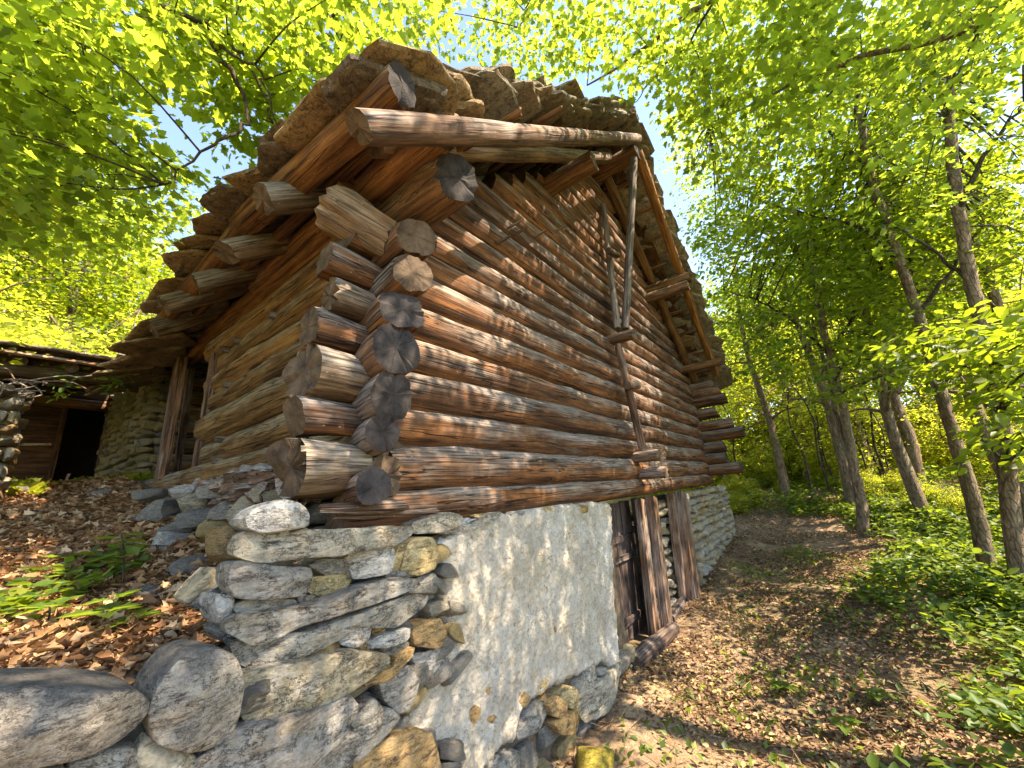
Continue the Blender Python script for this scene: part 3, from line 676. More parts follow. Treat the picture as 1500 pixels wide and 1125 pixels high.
for k in range(5): board('floor_board', (.25+k*.13, 3.1, 2.05), (.25+k*.13, 5.2, 2.05), .12, .04, (0, 0, 1), barn, W_DARK, n=4)

# ---------------------------------------------------------------- rubble base
base_ = empty('foundation_wall', (0, 0, 0)); base_.parent = barn
def prism(name, quad, z0, z1, m, parent=None):
    v = [(x, y, z0) for x, y in quad]+[(x, y, z1) for x, y in quad]; k = len(quad)
    f = [tuple(range(k))[::-1], tuple(range(k, 2*k))]+[(i, (i+1) % k, k+(i+1) % k, k+i) for i in range(k)]
    return link(name, pydata(name, v, f, False), parent, m)
prism('rubble_core', [(-.52, -.06), (2.80, -.0), (2.80, .55), (-.52, .55)], -.4, 1.64, MORTAR, base_)
prism('rubble_core', [(5.55, .06), (9.05, .06), (9.2, .5), (9.0, .9), (5.55, .8)], -.4, 1.56, MORTAR, base_)
prism('rubble_core', [(2.7, 1.6), (5.6, 1.6), (5.6, 1.9), (2.7, 1.9)], -.4, 1.9, DARKIN, base_)  # dark sheet standing for the shade behind the lower door
prism('rubble_core', [(-.25, .5), (.1, .5), (.1, 5.3), (-.25, 5.3)], 1.2, 1.92, MORTAR, base_)

def Z(pts): return [(200+u/2.922, 740+v/2.922) for u, v in pts]
ST = [
 ([(435,175),(470,118),(600,110),(820,106),(1000,100),(1090,88),(1178,92),(1172,130),(1110,170),(1000,190),(900,208),(700,225),(570,246),(480,228),(437,212)], S_WALL, -.30, .09, 'foundation_stone'),
 ([(470,60),(500,22),(560,-5),(620,-22),(700,-8),(740,38),(735,88),(640,106),(530,118),(482,98)], S_WHITE, -.30, .09, 'foundation_stone'),
 ([(1185,75),(1260,48),(1330,30),(1400,45),(1380,92),(1280,120),(1188,122)], S_WALL, -.14, .04, 'foundation_stone'),
 ([(1290,118),(1385,95),(1461,62),(1500,40),(1560,30),(1545,62),(1461,98),(1360,128)], S_WALL, -.12, .03, 'foundation_stone'),
 ([(1165,160),(1200,140),(1262,140),(1287,200),(1277,268),(1200,300),(1130,285),(1140,215)], S_GOLD, -.17, .06, 'foundation_stone'),
 ([(905,215),(1000,195),(1100,178),(1108,225),(1082,288),(1000,305),(930,317),(910,262)], S_WHITE, -.24, .06, 'foundation_stone'),
 ([(738,257),(780,235),(830,228),(905,228),(912,256),(890,290),(800,298)], S_GREY, -.20, .05, 'foundation_stone'),
 ([(395,340),(405,265),(440,238),(560,260),(660,268),(742,268),(748,320),(722,385),(640,392),(560,403),(430,398)], S_WALL, -.26, .09, 'foundation_stone'),
 ([(735,375),(752,312),(800,300),(910,285),(918,325),(860,370),(790,388)], S_GOLD, -.19, .05, 'foundation_stone'),
 ([(413,432),(470,407),(580,400),(680,402),(687,425),(560,460),(430,462)], S_GREY, -.23, .05, 'foundation_stone'),
 ([(688,398),(720,383),(765,382),(770,407),(720,420),(692,412)], S_GREY, -.18, .04, 'foundation_stone'),
 ([(405,500),(460,462),(600,452),(780,418),(950,350),(1080,318),(1190,315),(1210,350),(1080,402),(900,452),(750,502),(600,572),(515,590),(420,547)], S_WALL, -.27, .09, 'foundation_stone'),
 ([(425,572),(520,596),(640,562),(800,512),(980,445),(1190,382),(1242,395),(1222,442),(1110,522),(960,520),(900,530),(830,582),(700,650),(520,702),(450,672)], S_WALL, -.24, .09, 'foundation_stone'),
 ([(858,572),(900,535),(950,513),(1005,520),(990,572),(930,609),(885,602)], S_WHITE, -.26, .05, 'foundation_stone'),
 ([(980,592),(1060,547),(1172,525),(1167,577),(1060,606),(990,616)], S_WALL, -.23, .05, 'foundation_stone'),
 ([(1035,617),(1172,582),(1162,612),(1080,642)], S_GREY, -.19, .04, 'foundation_stone'),
 ([(1178,535),(1240,500),(1300,485),(1328,560),(1290,612),(1188,602)], S_ORANGE, -.18, .05, 'foundation_stone'),
 ([(1105,645),(1190,608),(1182,650),(1120,700),(1080,742),(975,782),(1010,722),(1090,690)], S_ORANGE, -.22, .05, 'foundation_stone'),
 ([(452,725),(560,702),(740,662),(900,620),(1080,642),(1075,690),(990,752),(860,820),(700,882),(500,937),(455,892)], S_WALL, -.29, .09, 'foundation_stone'),
 ([(738,642),(780,615),(820,590),(872,585),(862,622),(757,657)], S_ORANGE, -.24, .04, 'foundation_stone'),
 ([(898,632),(930,605),(985,592),(1003,627),(930,647)], S_ORANGE, -.22, .04, 'foundation_stone'),
 ([(1035,745),(1090,702),(1180,690),(1205,760),(1162,872),(1110,892),(1050,832)], S_WALL, -.20, .06, 'foundation_stone'),
 ([(180,1150),(250,1090),(380,1000),(500,942),(700,892),(910,820),(952,872),(880,992),(740,1092),(690,1160)], S_WALL, -.33, .10, 'foundation_stone'),
 ([(918,932),(960,875),(1010,822),(1052,872),(1012,942),(930,952)], S_GREY, -.24, .05, 'foundation_stone'),
 ([(730,1150),(800,1060),(900,982),(1080,870),(1127,912),(1060,982),(900,1112),(860,1160)], S_WALL, -.24, .07, 'foundation_stone'),
 ([(930,1095),(1020,1030),(1120,982),(1200,960),(1250,975),(1290,1060),(1310,1160),(960,1160)], S_ORANGE, -.20, .06, 'foundation_stone'),
 ([(335,425),(345,382),(412,388),(415,440),(402,505),(360,517),(337,472)], S_WALL, -.20, .05, 'foundation_stone'),
 ([(1198,310),(1280,290),(1287,345),(1235,362),(1212,345)], S_GREY, -.15, .04, 'foundation_stone'),
 ([(1065,310),(1080,285),(1140,282),(1200,302),(1150,312)], S_GREY, -.17, .03, 'foundation_stone'),
 ([(1100,215),(1120,172),(1172,168),(1140,225),(1118,280),(1092,250)], S_GOLD, -.16, .03, 'foundation_stone'),
 ([(350,540),(400,515),(440,560),(440,600),(380,590)], S_GREY, -.16, .04, 'foundation_stone'),
 ([(1000,500),(1055,490),(1060,545),(1010,562)], S_ORANGE, -.2, .03, 'foundation_stone'),
 ([(440,905),(500,930),(480,960),(430,985),(410,950)], S_GREY, -.2, .04, 'foundation_stone'),
 ([(640,100),(700,94),(735,98),(720,112),(650,114)], S_ORANGE, -.26, .02, 'foundation_stone'),
 ([(1180,640),(1300,612),(1330,640),(1290,720),(1200,705)], S_WALL, -.14, .04, 'foundation_stone'),
 ([(1215,365),(1285,350),(1300,480),(1240,470)], S_GREY, -.04, .03, 'foundation_stone'),
]
for pts, m, yp, bl, nm in ST: outline_stone(nm, Z(pts), m, yp, .13+(yp+.3)*.25, bl*.55, base_)
# packing behind the big ones so that joints stay dark, not empty
for k in range(90):
    u = rnd.uniform(-.50, .35); v = rnd.uniform(.1, 1.6)
    place('packing_stone', rnd.choice(protos('course', rnd.choice((S_GREY, S_WALL, S_GOLD)), n=7, cuts=2, sph=.3, amp=.15, sharp=34, tag_='stone')), (u, -.10, v), (.19, .14, .08), (0, rnd.gauss(0, .3), 0), base_)
# stones at the foot of the plaster and along its torn edge
PZ = lambda pts: [(720+u/5.0, 900+v/5.0) for u, v in pts]
FT = [
 ([(640,560),(700,400),(760,370),(770,460),(700,640),(640,690),(620,640)], S_WALL, -.14), ([(740,520),(830,440),(940,350),(945,420),(900,560),(870,680),(780,740),(700,790),(650,740),(720,620)], S_WALL, -.16),
 ([(420,660),(470,590),(530,640),(560,700),(500,760),(440,740)], S_ORANGE, -.16), ([(460,800),(560,720),(640,700),(640,800),(600,860),(500,880)], S_ORANGE, -.18),
 ([(250,780),(330,640),(390,640),(400,740),(320,820),(200,920),(190,860)], S_GREY, -.13), ([(500,600),(560,520),(640,560),(620,660),(560,690)], S_GOLD, -.14),
 ([(-60,1160),(0,1050),(150,990),(210,1010),(190,1160)], S_GREY, -.12), ([(770,400),(830,380),(835,430),(775,450)], S_GREY, -.15),
]
for pts, m, yp in FT: outline_stone('foundation_stone', PZ(pts), m, yp+.03, .25, .045, base_)
course_wall(base_, lambda u, v: ((.25+u, -.01, v), 0.0), 0, 2.5, -.15, .34, [S_WALL, S_GREY, S_GOLD], (.12, .2), (.2, .42), .2, name='foundation_stone')
# stones showing through and along the top of the plaster
TZ = lambda pts: [(560+u/2.7775, 720+v/2.7775) for u, v in pts]
for pts, m in [([(350,940),(345,905),(375,868),(400,880),(400,915),(372,945)], S_ORANGE), ([(425,930),(440,895),(475,872),(485,895),(450,945)], S_ORANGE), ([(545,830),(560,800),(590,795),(605,835),(580,880),(555,860)], S_ORANGE),
               ([(620,820),(640,740),(670,700),(695,705),(690,760),(650,825)], S_GOLD), ([(785,75),(800,55),(850,55),(850,82),(800,88)], S_ORANGE), ([(370,100),(400,90),(465,92),(455,108),(400,112)], S_GOLD),
               ([(575,430),(590,410),(610,415),(608,440),(585,445)], S_GOLD), ([(650,385),(665,375),(675,395),(660,408)], S_ORANGE), ([(635,520),(650,510),(665,535),(655,570),(640,560)], S_GOLD),
               ([(415,800),(430,782),(442,800),(435,825),(420,820)], S_ORANGE), ([(685,560),(700,548),(712,560),(700,575)], S_ORANGE), ([(520,95),(560,78),(590,85),(580,108),(530,112)], S_GREY), ([(640,75),(690,58),(718,62),(700,82),(650,90)], S_GOLD),
               ([(930,520),(945,480),(952,540),(950,600),(935,590)], S_GOLD), ([(670,270),(690,258),(700,290),(680,305)], S_GOLD)]:
    outline_stone('embedded_stone', TZ(pts), m, -.088, .06, .014, base_, k=20)

# plaster: a thick, torn, lumpy sheet over the rubble
def plaster():
    edge = TZ([(225,200),(300,150),(350,105),(480,88),(600,68),(760,48),(860,42),(930,44),(942,120),(938,220),(948,300),(945,380),(955,480),(960,560),(968,640),(965,720),(940,740),(905,700),(860,720),(820,745),(770,765),(720,790),(660,830),(600,870),(560,930),(555,1010),(500,1050),(440,1110),(400,1180),(320,1190),(300,1120),(250,1060),(170,1010),(110,1030),(75,985),(80,930),(110,880),(60,850),(70,800),(120,740),(130,640),(240,630),(255,560),(225,480),(240,380),(215,300)])
    P = [at(px, py, y=-.10) for px, py in edge]; poly = np.array([(p.x, p.z) for p in P])
    # resample + jitter the rim
    A = np.vstack([poly, poly[:1]]); seg = np.linalg.norm(np.diff(A, axis=0), axis=1); cum = np.r_[0, np.cumsum(seg)]
    s = np.linspace(0, cum[-1], 420, endpoint=False); E_ = np.stack([np.interp(s, cum, A[:, 0]), np.interp(s, cum, A[:, 1])], 1)
    for i in range(len(E_)):
        E_[i, 0] += .022*fnoise((E_[i, 0], 0, E_[i, 1]), 14, 3); E_[i, 1] += .018*fnoise((E_[i, 0], 5, E_[i, 1]), 14, 9)
    def inside(x, z):
        n = len(E_); c = np.zeros(x.shape, bool); j = n-1
        for i in range(n):
            xi, zi, xj, zj = E_[i, 0], E_[i, 1], E_[j, 0], E_[j, 1]
            m_ = ((zi > z) != (zj > z)) & (x < (xj-xi)*(z-zi)/(zj-zi+1e-12)+xi); c ^= m_; j = i
        return c
    st = .0105
    gx = np.concatenate([np.arange(-.25, 1.2, st), np.arange(1.2, 3.05, st*1.8)]); gzv = np.arange(-.05, 1.72, st)
    X, Zv = np.meshgrid(gx, gzv, indexing='ij'); ins = inside(X, Zv)
    # distance to rim, coarse
    D = np.full(X.shape, 9.0)
    for i in range(0, len(E_), 2): D = np.minimum(D, np.hypot(X-E_[i, 0], Zv-E_[i, 1]))
    v = []; idx = -np.ones(X.shape, int)
    for i in range(X.shape[0]):
        for j in range(X.shape[1]):
            if not ins[i, j]: continue
            x, zz, d = X[i, j], Zv[i, j], D[i, j]
            t = min(1, d/.045); th = (1-(1-t)**2)*.055
            h = .020*fnoise((x, 0, zz), 3.2, 1, 4)+.011*fnoise((x, 0, zz), 14, 4, 4)+.006*fnoise((x, 0, zz), 40, 8, 3)
            y = -.045-th-h*t-.03*sst(.6, .1, zz)
            idx[i, j] = len(v); v.append((x, y, zz))
    f = []
    for i in range(X.shape[0]-1):
        for j in range(X.shape[1]-1):
            q = (idx[i, j], idx[i+1, j], idx[i+1, j+1], idx[i, j+1])
            if min(q) >= 0: f.append(q)
    # thickness: back sheet joined along the rim
    me = pydata('plaster', v, f, True); me.materials.append(PLASTER)
    bm = bmesh.new(); bm.from_mesh(me)
    be = [e for e in bm.edges if e.is_boundary]
    r_ = bmesh.ops.extrude_edge_only(bm, edges=be)
    for g in r_['geom']:
        if isinstance(g, bmesh.types.BMVert): g.co.y = .05
    bm.to_mesh(me); bm.free()
    o = link('plaster', me, base_); return o
plaster()
# far part of the base: pale coursed stones, rounded at its end, each an object
def fn_far(u, v):
    if u < 3.35: return (5.66+u, .03, v), 0.0
    a = (u-3.35)/.5; a = min(a, 1.5)
    return (9.01+.42*math.sin(a), .45-.42*math.cos(a), v), a
course_wall(base_, fn_far, 0, 4.0, .10, 1.62, [S_PALE, S_PALE, S_GOLD, S_WHITE, S_PALE], (.085, .165), (.13, .36), .26, name='foundation_stone')
# door reveal stones
course_wall(base_, lambda u, v: ((4.15+u, .24, v), 0.0), 0, 1.3, .1, 1.58, [S_WALL, S_PALE, S_GOLD], (.11, .19), (.4, .7), .3, name='reveal_stone')
# upper left bank footing stones below the eaves sill
for (px, py, w_, h_, m, xp) in [(240, 748, 50, 32, S_GREY, -.42), (300, 738, 62, 34, S_WALL, -.40), (258, 778, 50, 28, S_GREY, -.48), (262, 805, 62, 42, S_WHITE, -.50), (318, 772, 52, 32, S_GOLD, -.46),
                     (372, 738, 66, 34, S_GOLD, -.42), (338, 798, 56, 42, S_ORANGE, -.50), (340, 748, 48, 30, S_WALL, -.42), (385, 782, 54, 40, S_WALL, -.46), (222, 765, 34, 26, S_GREY, -.44), (350, 838, 40, 46, S_WALL, -.46),
                     (300, 758, 40, 26, S_GREY, -.44), (415, 722, 60, 26, S_GOLD, -.38), (280, 722, 44, 22, S_WHITE, -.38), (230, 725, 44, 20, S_GREY, -.34), (330, 718, 50, 20, S_WALL, -.34), (400, 810, 44, 36, S_GOLD, -.42), (218, 795, 34, 26, S_WALL, -.50), (290, 830, 44, 30, S_GREY, -.52), (375, 762, 40, 24, S_WHITE, -.44)]:
    p = at(px, py, x=xp); dd = (RW.T @ (np.array(p)-CAM))[2]/FOC
    place('footing_stone', rnd.choice(protos('foot', m, n=4, cuts=5, sph=.35, amp=.22, sharp=30, tag_='stone')), p, (.24, w_*dd*1.25, h_*dd*1.15), (rnd.gauss(0, .2), rnd.gauss(0, .12), rnd.gauss(-.5, .25)), base_)
course_wall(base_, lambda u, v: ((-.22, 5.2-u, v), -math.pi/2), 0, 5.0, 1.55, 1.92, [S_WALL, S_GREY, S_GOLD], (.09, .14), (.2, .4), .2, name='footing_stone')

# lower door
door = empty('door', (0, 0, 0)); door.parent = barn
yy = .26
for k, (x0, x1) in enumerate([(2.85, 3.12), (3.13, 3.42), (3.43, 3.70), (3.71, 4.0)]):
    board('plank', ((x0+x1)/2, yy, .12), ((x0+x1)/2, yy, 1.62), x1-x0-.01, .035, (0, -1, 0), door, W_DARK)
for z in (.32, .98, 1.2): board('door_ledge', (2.86, yy-.035, z), (3.9, yy-.035, z), .07, .03, (0, -1, 0), door, W_DARK)
board('door_post', (3.98, .16, .06), (4.05, .16, 1.64), .14, .10, (0, -1, 0), barn, W_DARK)
board('door_post', (3.86, -.05, .03), (4.10, -.03, 1.65), .25, .10, (0.1, -1, 0), barn, W_POST)
board('door_post', (3.62, .02, .14), (3.86, .04, 1.64), .17, .08, (0, -1, 0), barn, W_POST)
board('door_post', (5.16, -.05, .06), (5.56, -.03, 1.63), .32, .11, (0, -1, 0), barn, W_POST)
board('door_post', (4.98, .06, .08), (5.28, .06, 1.63), .12, .10, (0, -1, 0), barn, W_POST)
timber('threshold_log', (2.80, -.04, .14), (3.86, -.13, .17), .080, .070, barn, W_DARK, E_BROWN, rough=.1, nl=14, sq=.2)
timber('threshold_log', (4.15, .0, .16), (5.2, .06, .18), .065, .06, barn, W_DARK, E_BROWN, rough=.1, nl=12, sq=.5)

# ---------------------------------------------------------------- slab roof
def slab_mesh(name, L, W_, t_, seed, k=24, lay=3):
    """irregular schist slab, X down the slope, ragged split edge in layers"""
    v = []; f = []
    rr = []
    rs = random.Random(int(seed*10)); nc = rs.choice((5, 6, 7)); cs_ = []
    for i in range(nc):
        a = 2*math.pi*(i+rs.uniform(-.28, .28))/nc; c, s_ = math.cos(a), math.sin(a); q = (abs(c)**4+abs(s_)**4)**(-1/4)*rs.uniform(.9, 1.1)
        cs_.append((c*q*L/2, s_*q*W_/2))
    for i in range(k):
        t0 = i/k*nc; j0 = int(t0); u0 = t0-j0; p0, p1 = cs_[j0 % nc], cs_[(j0+1) % nc]
        rr.append((p0[0]*(1-u0)+p1[0]*u0, p0[1]*(1-u0)+p1[1]*u0))
    levels = [(-.5, .93), (-.2, .99), (.1, 1.0), (.35, .96), (.5, .88)]
    for li, (h, sc) in enumerate(levels):
        for i, (x, y) in enumerate(rr):
            g = 1+.06*fnoise((x*2.2, y*2.2, seed), 1, seed, 4)+.025*fnoise((x*7, y*7, li*.9), 1, seed+3, 2)
            warp = .016*fnoise((x*1.6, y*1.6, 0), 1, seed+9, 3)
            gg = g*(1+.03*fnoise((x*11, y*11, li*2.3), 1, seed+8, 2)); v.append((x*sc*gg, y*sc*gg, h*t_+warp+.3*t_*fnoise((x*6, y*6, li), 1, seed+5)))
    n = len(levels)
    for a in range(n-1):
        for i in range(k): j = (i+1) % k; f.append((a*k+i, a*k+j, (a+1)*k+j, (a+1)*k+i))
    for side, base in ((0, 0), (1, (n-1)*k)):
        prev = base
        for sc in (.6, .25):
            st = len(v)
            for i in range(k):
                x, y, z_ = v[base+i]; warp = .016*fnoise((x*sc*1.6, y*sc*1.6, 0), 1, seed+9, 3)
                v.append((x*sc, y*sc, (-.5 if side == 0 else .5)*t_+warp+.22*t_*fnoise((x*sc*6, y*sc*6, side), 1, seed+15)))
            for i in range(k):
                j = (i+1) % k; q = (prev+i, prev+j, st+j, st+i); f.append(q if side else q[::-1])
            prev = st
        v.append((0, 0, (-.5 if side == 0 else .5)*t_)); ci = len(v)-1
        for i in range(k):
            j = (i+1) % k; q = (prev+i, prev+j, ci); f.append(q if side else q[::-1])
    return pydata(name, v, f, True, 36)
SLAB = [slab_mesh('roof_slab', (.62+.1*(i%3)), .56, .030, 11+7.7*i) for i in range(9)]
for i, s in enumerate(SLAB): s.materials.append(S_ROOFG if i % 8 == 5 else S_ROOF)
SLABB = [slab_mesh('roof_slab', 1.0, .95, .040, 211+7.7*i, 34) for i in range(3)]
for i, s in enumerate(SLABB): s.materials.append(S_ROOF if i == 1 else S_ROOFG)
roof = empty('roof', (0, 0, 0)); roof.parent = barn
PITCH = math.atan(.80)
rest_v, rest_f, off = [], [], 0
rest = []
def put_slab(side, s, y, me, lift=0.0, individually=True, tilt=0.0, sc=1.0):
    # s: distance up the slope from the eave, measured horizontally
    x = (-.75+s) if side == 0 else (8.55-s)
    z = U(x)+.045+lift
    ang = -(PITCH-.16+tilt+rnd.gauss(0, .035))
    rz = 0 if side == 0 else math.pi
    mrot = Matrix.Rotation(rz, 4, 'Z') @ Matrix.Rotation(ang, 4, 'Y') @ Matrix.Rotation(rnd.gauss(0, .05), 4, 'X') @ Matrix.Rotation(rnd.gauss(0, .25)+rnd.choice((0, math.pi)), 4, 'Z')
    mw = Matrix.Translation((x, y, z)) @ mrot @ Matrix.Diagonal((sc*rnd.uniform(.85, 1.15), sc*rnd.uniform(.85, 1.15), rnd.uniform(.8, 1.9), 1))
    if individually:
        o = bpy.data.objects.new('roof_slab', me); COL.objects.link(o); o.parent = roof; o.matrix_basis = mw
    else: rest.append((me, mw))
for side in (0, 1):
    s = .72 if side == 0 else .36; row = 0
    while s < 4.6:
        for layer in range(2):
            y = -.50+rnd.uniform(-.05, .05); c = 0
            while y < 5.35:
                ind = (c < 2) or (side == 0 and row < 3)
                put_slab(side, s+rnd.uniform(-.05, .05), y, rnd.choice(SLAB), lift=-.01+layer*.06+rnd.uniform(0, .04)+(.045 if row % 2 else 0), individually=ind)
                y += rnd.uniform(.34, .50) if (side == 0 and row < 4) or c < 2 else rnd.uniform(.44, .60); c += 1
        if row % 3 == 1 and s < 4.3:      # heavy extra stones piled on the verge
            put_slab(side, s+.1, -.50+rnd.uniform(-.05, .1), rnd.choice(SLAB), lift=.15+rnd.uniform(0, .06), tilt=.1, sc=.85)
        s += .19; row += 1
# ridge capping, laid flat
for k in range(9):
    mw = Matrix.Translation((3.92+rnd.uniform(-.08, .08), -.50+k*.7, 7.36+rnd.uniform(0, .05))) @ Matrix.Rotation(rnd.gauss(0, .12), 4, 'Y') @ Matrix.Rotation(rnd.uniform(0, 6), 4, 'Z')
    o = bpy.data.objects.new('ridge_slab', rnd.choice(SLAB)); COL.objects.link(o); o.parent = roof; o.matrix_basis = mw
# the big slabs at the near corner
ze = lambda y: float(np.interp(y, [-.9, -.17, .26, 1.57, 2.14, 2.87, 3.5, 5.2], [3.80, 3.92, 4.02, 4.07, 3.98, 3.82, 3.66, 3.6]))
y = -.58
while y < 5.3:
    for lay in range(3):
        me = rnd.choice(SLABB if lay == 0 else SLAB); sc = (.64 if y < -.3 else .74) if lay == 0 else (.85 if y < -.3 else 1.0)
        mw = Matrix.Translation((-.40+.05*lay+rnd.uniform(-.03, .03), y+rnd.uniform(-.08, .08), ze(y)+.005+.055*lay)) @ Matrix.Rotation(-.30-.10*lay+rnd.gauss(0, .04), 4, 'Y') @ Matrix.Rotation(rnd.gauss(0, .05), 4, 'X') @ Matrix.Rotation(rnd.choice((0, math.pi))+rnd.gauss(0, .2), 4, 'Z') @ Matrix.Diagonal((sc, sc, rnd.uniform(.8, 1.3), 1))
        o = bpy.data.objects.new('eave_slab', me); COL.objects.link(o); o.parent = roof; o.matrix_basis = mw
    y += rnd.uniform(.30, .42)
for (x, y, z, sc, me) in [(-.10, -.42, 4.00, .50, SLABB[2]), (.12, -.44, 4.20, .6, SLABB[0])]:
    mw = Matrix.Translation((x, y, z)) @ Matrix.Rotation(-(PITCH-.2), 4, 'Y') @ Matrix.Diagonal((sc, sc, 1, 1))
    o = bpy.data.objects.new('roof_slab', me); COL.objects.link(o); o.parent = roof; o.matrix_basis = mw
V, F, k0 = [], [], 0
for me, mw in rest:
    co = np.empty(len(me.vertices)*3); me.vertices.foreach_get('co', co); co = co.reshape(-1, 3)
    A = np.array(mw); V.append(co @ A[:3, :3].T+A[:3, 3])
    F += [tuple(i+k0 for i in p.vertices) for p in me.polygons]; k0 += len(co)
me = pydata('roof_slabs', np.vstack(V).tolist(), F, True, 36); me.materials.append(S_ROOF)
o = link('roof_covering', me, roof); tag(o, kind='stuff')
# dark underlay boards close the roof from below
for side in (0, 1):
    v = []
    for (s, y) in [(.5, -.35), (4.6, -.35), (4.6, 5.3), (.5, 5.3)]:
        x = (-.75+s) if side == 0 else (8.55-s); v.append((x, y, U(x)+.005))
    v2 = [(x, y, z+.03) for x, y, z in v]
    f = [(0, 1, 2, 3), (7, 6, 5, 4), (0, 4, 5, 1), (1, 5, 6, 2), (2, 6, 7, 3), (3, 7, 4, 0)]
    link('bark_underlay', pydata('bark_underlay', v+v2, f, False), roof, W_INNER)

# ---------------------------------------------------------------- outbuilding behind, left
wing = empty('stone_shed', (0, 6, 2.2))
tag(wing, 'dark stone shed with open black doorway adjoining the back of the log barn', 'shed')
def wx(o):  # built in world coordinates, child of wing
    o.parent = wing; o.matrix_basis = Matrix.Translation(-Vector(wing.location)) @ o.matrix_basis; return o
def place_w(me, loc, sc, rot): return place('stone', me, loc, sc, rot, wing)
wing_fn = lambda u, v: ((.02, 5.44+u, v), -math.pi/2)
course_wall(wing, wing_fn, 0, 3.2, 2.05, 4.3, [S_GOLD, S_GOLD, S_GOLD, S_PALE], (.08, .15), (.14, .42), .2, top=lambda u: 4.25-.0*u)  # warm bounce light on this face is put into the golden stone
course_wall(wing, lambda u, v: ((.06+u, 5.44, v), 0.0), 0, .5, 2.05, 4.1, [S_GREY, S_GREY, S_GOLD], (.08, .14), (.2, .36), .2)  # shaded face of the same wall, its shade put into greyer stone
o = dark_box('stone_core', (.09, 5.5, 1.9), (.6, 8.6, 4.3), MORTAR); wx(o)
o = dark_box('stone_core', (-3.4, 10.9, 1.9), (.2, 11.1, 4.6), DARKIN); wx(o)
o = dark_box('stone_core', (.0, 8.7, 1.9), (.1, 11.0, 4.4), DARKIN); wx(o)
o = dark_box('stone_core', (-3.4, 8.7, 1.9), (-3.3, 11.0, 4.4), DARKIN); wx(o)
o = dark_box('shade_panel', (-3.3, 9.3, 1.9), (.0, 9.36, 4.5), DARKIN); wx(o)  # dark panel added close behind the doorway to keep it black
o = dark_box('shade_lid', (-3.3, 8.66, 4.22), (.0, 9.4, 4.28), DARKIN); wx(o)  # dark lid added to block light from above the doorway
o = dark_box('shade_panel', (-.04, 8.66, 1.9), (.0, 9.3, 4.3), DARKIN); wx(o)  # dark side panel added to close the black box
# facade facing us at y=8.6: door opening x -0.62..-0.05, boards left of it
WY = 8.6
for k, z in enumerate(np.arange(2.5, 3.95, .24)):
    board('board', (-1.75, WY, z+.06), (-.60, WY+.01, z+.05), .235, .05, (0, -1, 0), wing, W_INNER)
timber('lintel', (-1.9, WY-.06, 4.02), (.05, WY-.06, 3.98), .10, .09, wing, W_RAFT, E_BROWN, sq=.8, nl=18)
timber('lintel', (-1.9, WY-.03, 4.18), (.05, WY-.03, 4.14), .07, .07, wing, W_INNER, E_BROWN, sq=.8, nl=18)
board('door_jamb', (-.05, WY-.05, 2.3), (-.04, WY-.05, 3.92), .07, .12, (0, -1, 0), wing, W_POST)
board('door_jamb', (-.61, WY-.05, 2.3), (-.60, WY-.05, 3.92), .06, .10, (0, -1, 0), wing, W_INNER)
board('door_bar', (-1.0, WY-.09, 3.22), (-.68, WY-.09, 3.24), .035, .03, (0, -1, 0), wing, S_PALE)
course_wall(wing, lambda u, v: ((-1.8+u, WY+.02, v), 0.0), 0, 1.9, 4.26, 4.75, [S_GREY, S_GOLD], (.09, .14), (.2, .4), .2)
course_wall(wing, lambda u, v: ((-3.3+u, WY+.02, v), 0.0), 0, 1.6, 2.1, 4.6, [S_GREY, S_GOLD, S_PALE], (.12, .2), (.25, .5), .2)
# its roof reaches over the yard
for k in range(9):
    x = -3.2+k*.38
    timber('rafter', (x, 4.75+rnd.uniform(-.1, .1), 3.62), (x, 9.2, 4.72), .06, .06, wing, W_RAFT, E_BROWN, nl=14, seg=12, ragged=.5)
timber('eave_beam', (-3.4, 5.0, 3.60), (-.45, 5.0, 3.60), .075, .07, wing, W_POLE, E_BROWN, nl=20, ragged=.5, bow=.02)
timber('eave_beam', (-3.4, 5.5, 3.66), (-.2, 5.5, 3.66), .07, .07, wing, W_RAFT, E_BROWN, nl=20)
for k in range(7):
    board('roof_board', (-3.4, 4.9+k*.62, 3.74+k*.155), (-.1 if k > 2 else -.5, 4.9+k*.62, 3.74+k*.155), .64, .035, (0, -.24, 1), wing, W_RAFT)
for k in range(9):
    for j in range(7):
        if j > 2 and k > 8: continue
        mw = Matrix.Translation((-3.15+k*.36+rnd.uniform(-.05, .05), 4.85+j*.65, 3.82+j*.158)) @ Matrix.Rotation(.18, 4, 'X') @ Matrix.Rotation(rnd.uniform(0, 6), 4, 'Z')
        o = bpy.data.objects.new('roof_slab', rnd.choice(SLAB)); COL.objects.link(o); o.parent = wing
        o.matrix_basis = Matrix.Translation(-Vector(wing.location)) @ mw

# sunlit stub wall at the left edge
pier = empty('stone_pier', (-1.7, 4.3, 2.1)); tag(pier, 'sunlit stone pillar with dry vines at left edge of picture', 'stone pillar')
o = dark_box('rubble_core', (-2.2, 4.25, 1.8), (-1.30, 4.9, 3.15), MORTAR); o.parent = pier; o.matrix_basis = Matrix.Translation(-Vector(pier.location)) @ o.matrix_basis
course_wall(pier, lambda u, v: ((-2.25+u, 4.2, v), 0.0), 0, 1.0, 1.95, 3.22, [S_PALE, S_PALE, S_ORANGE], (.10, .17), (.2, .4), .24)
course_wall(pier, lambda u, v: ((-1.28, 4.2+u, v), -math.pi/2), 0, .7, 1.95, 3.22, [S_PALE, S_PALE, S_ORANGE], (.10, .17), (.2, .4), .24)

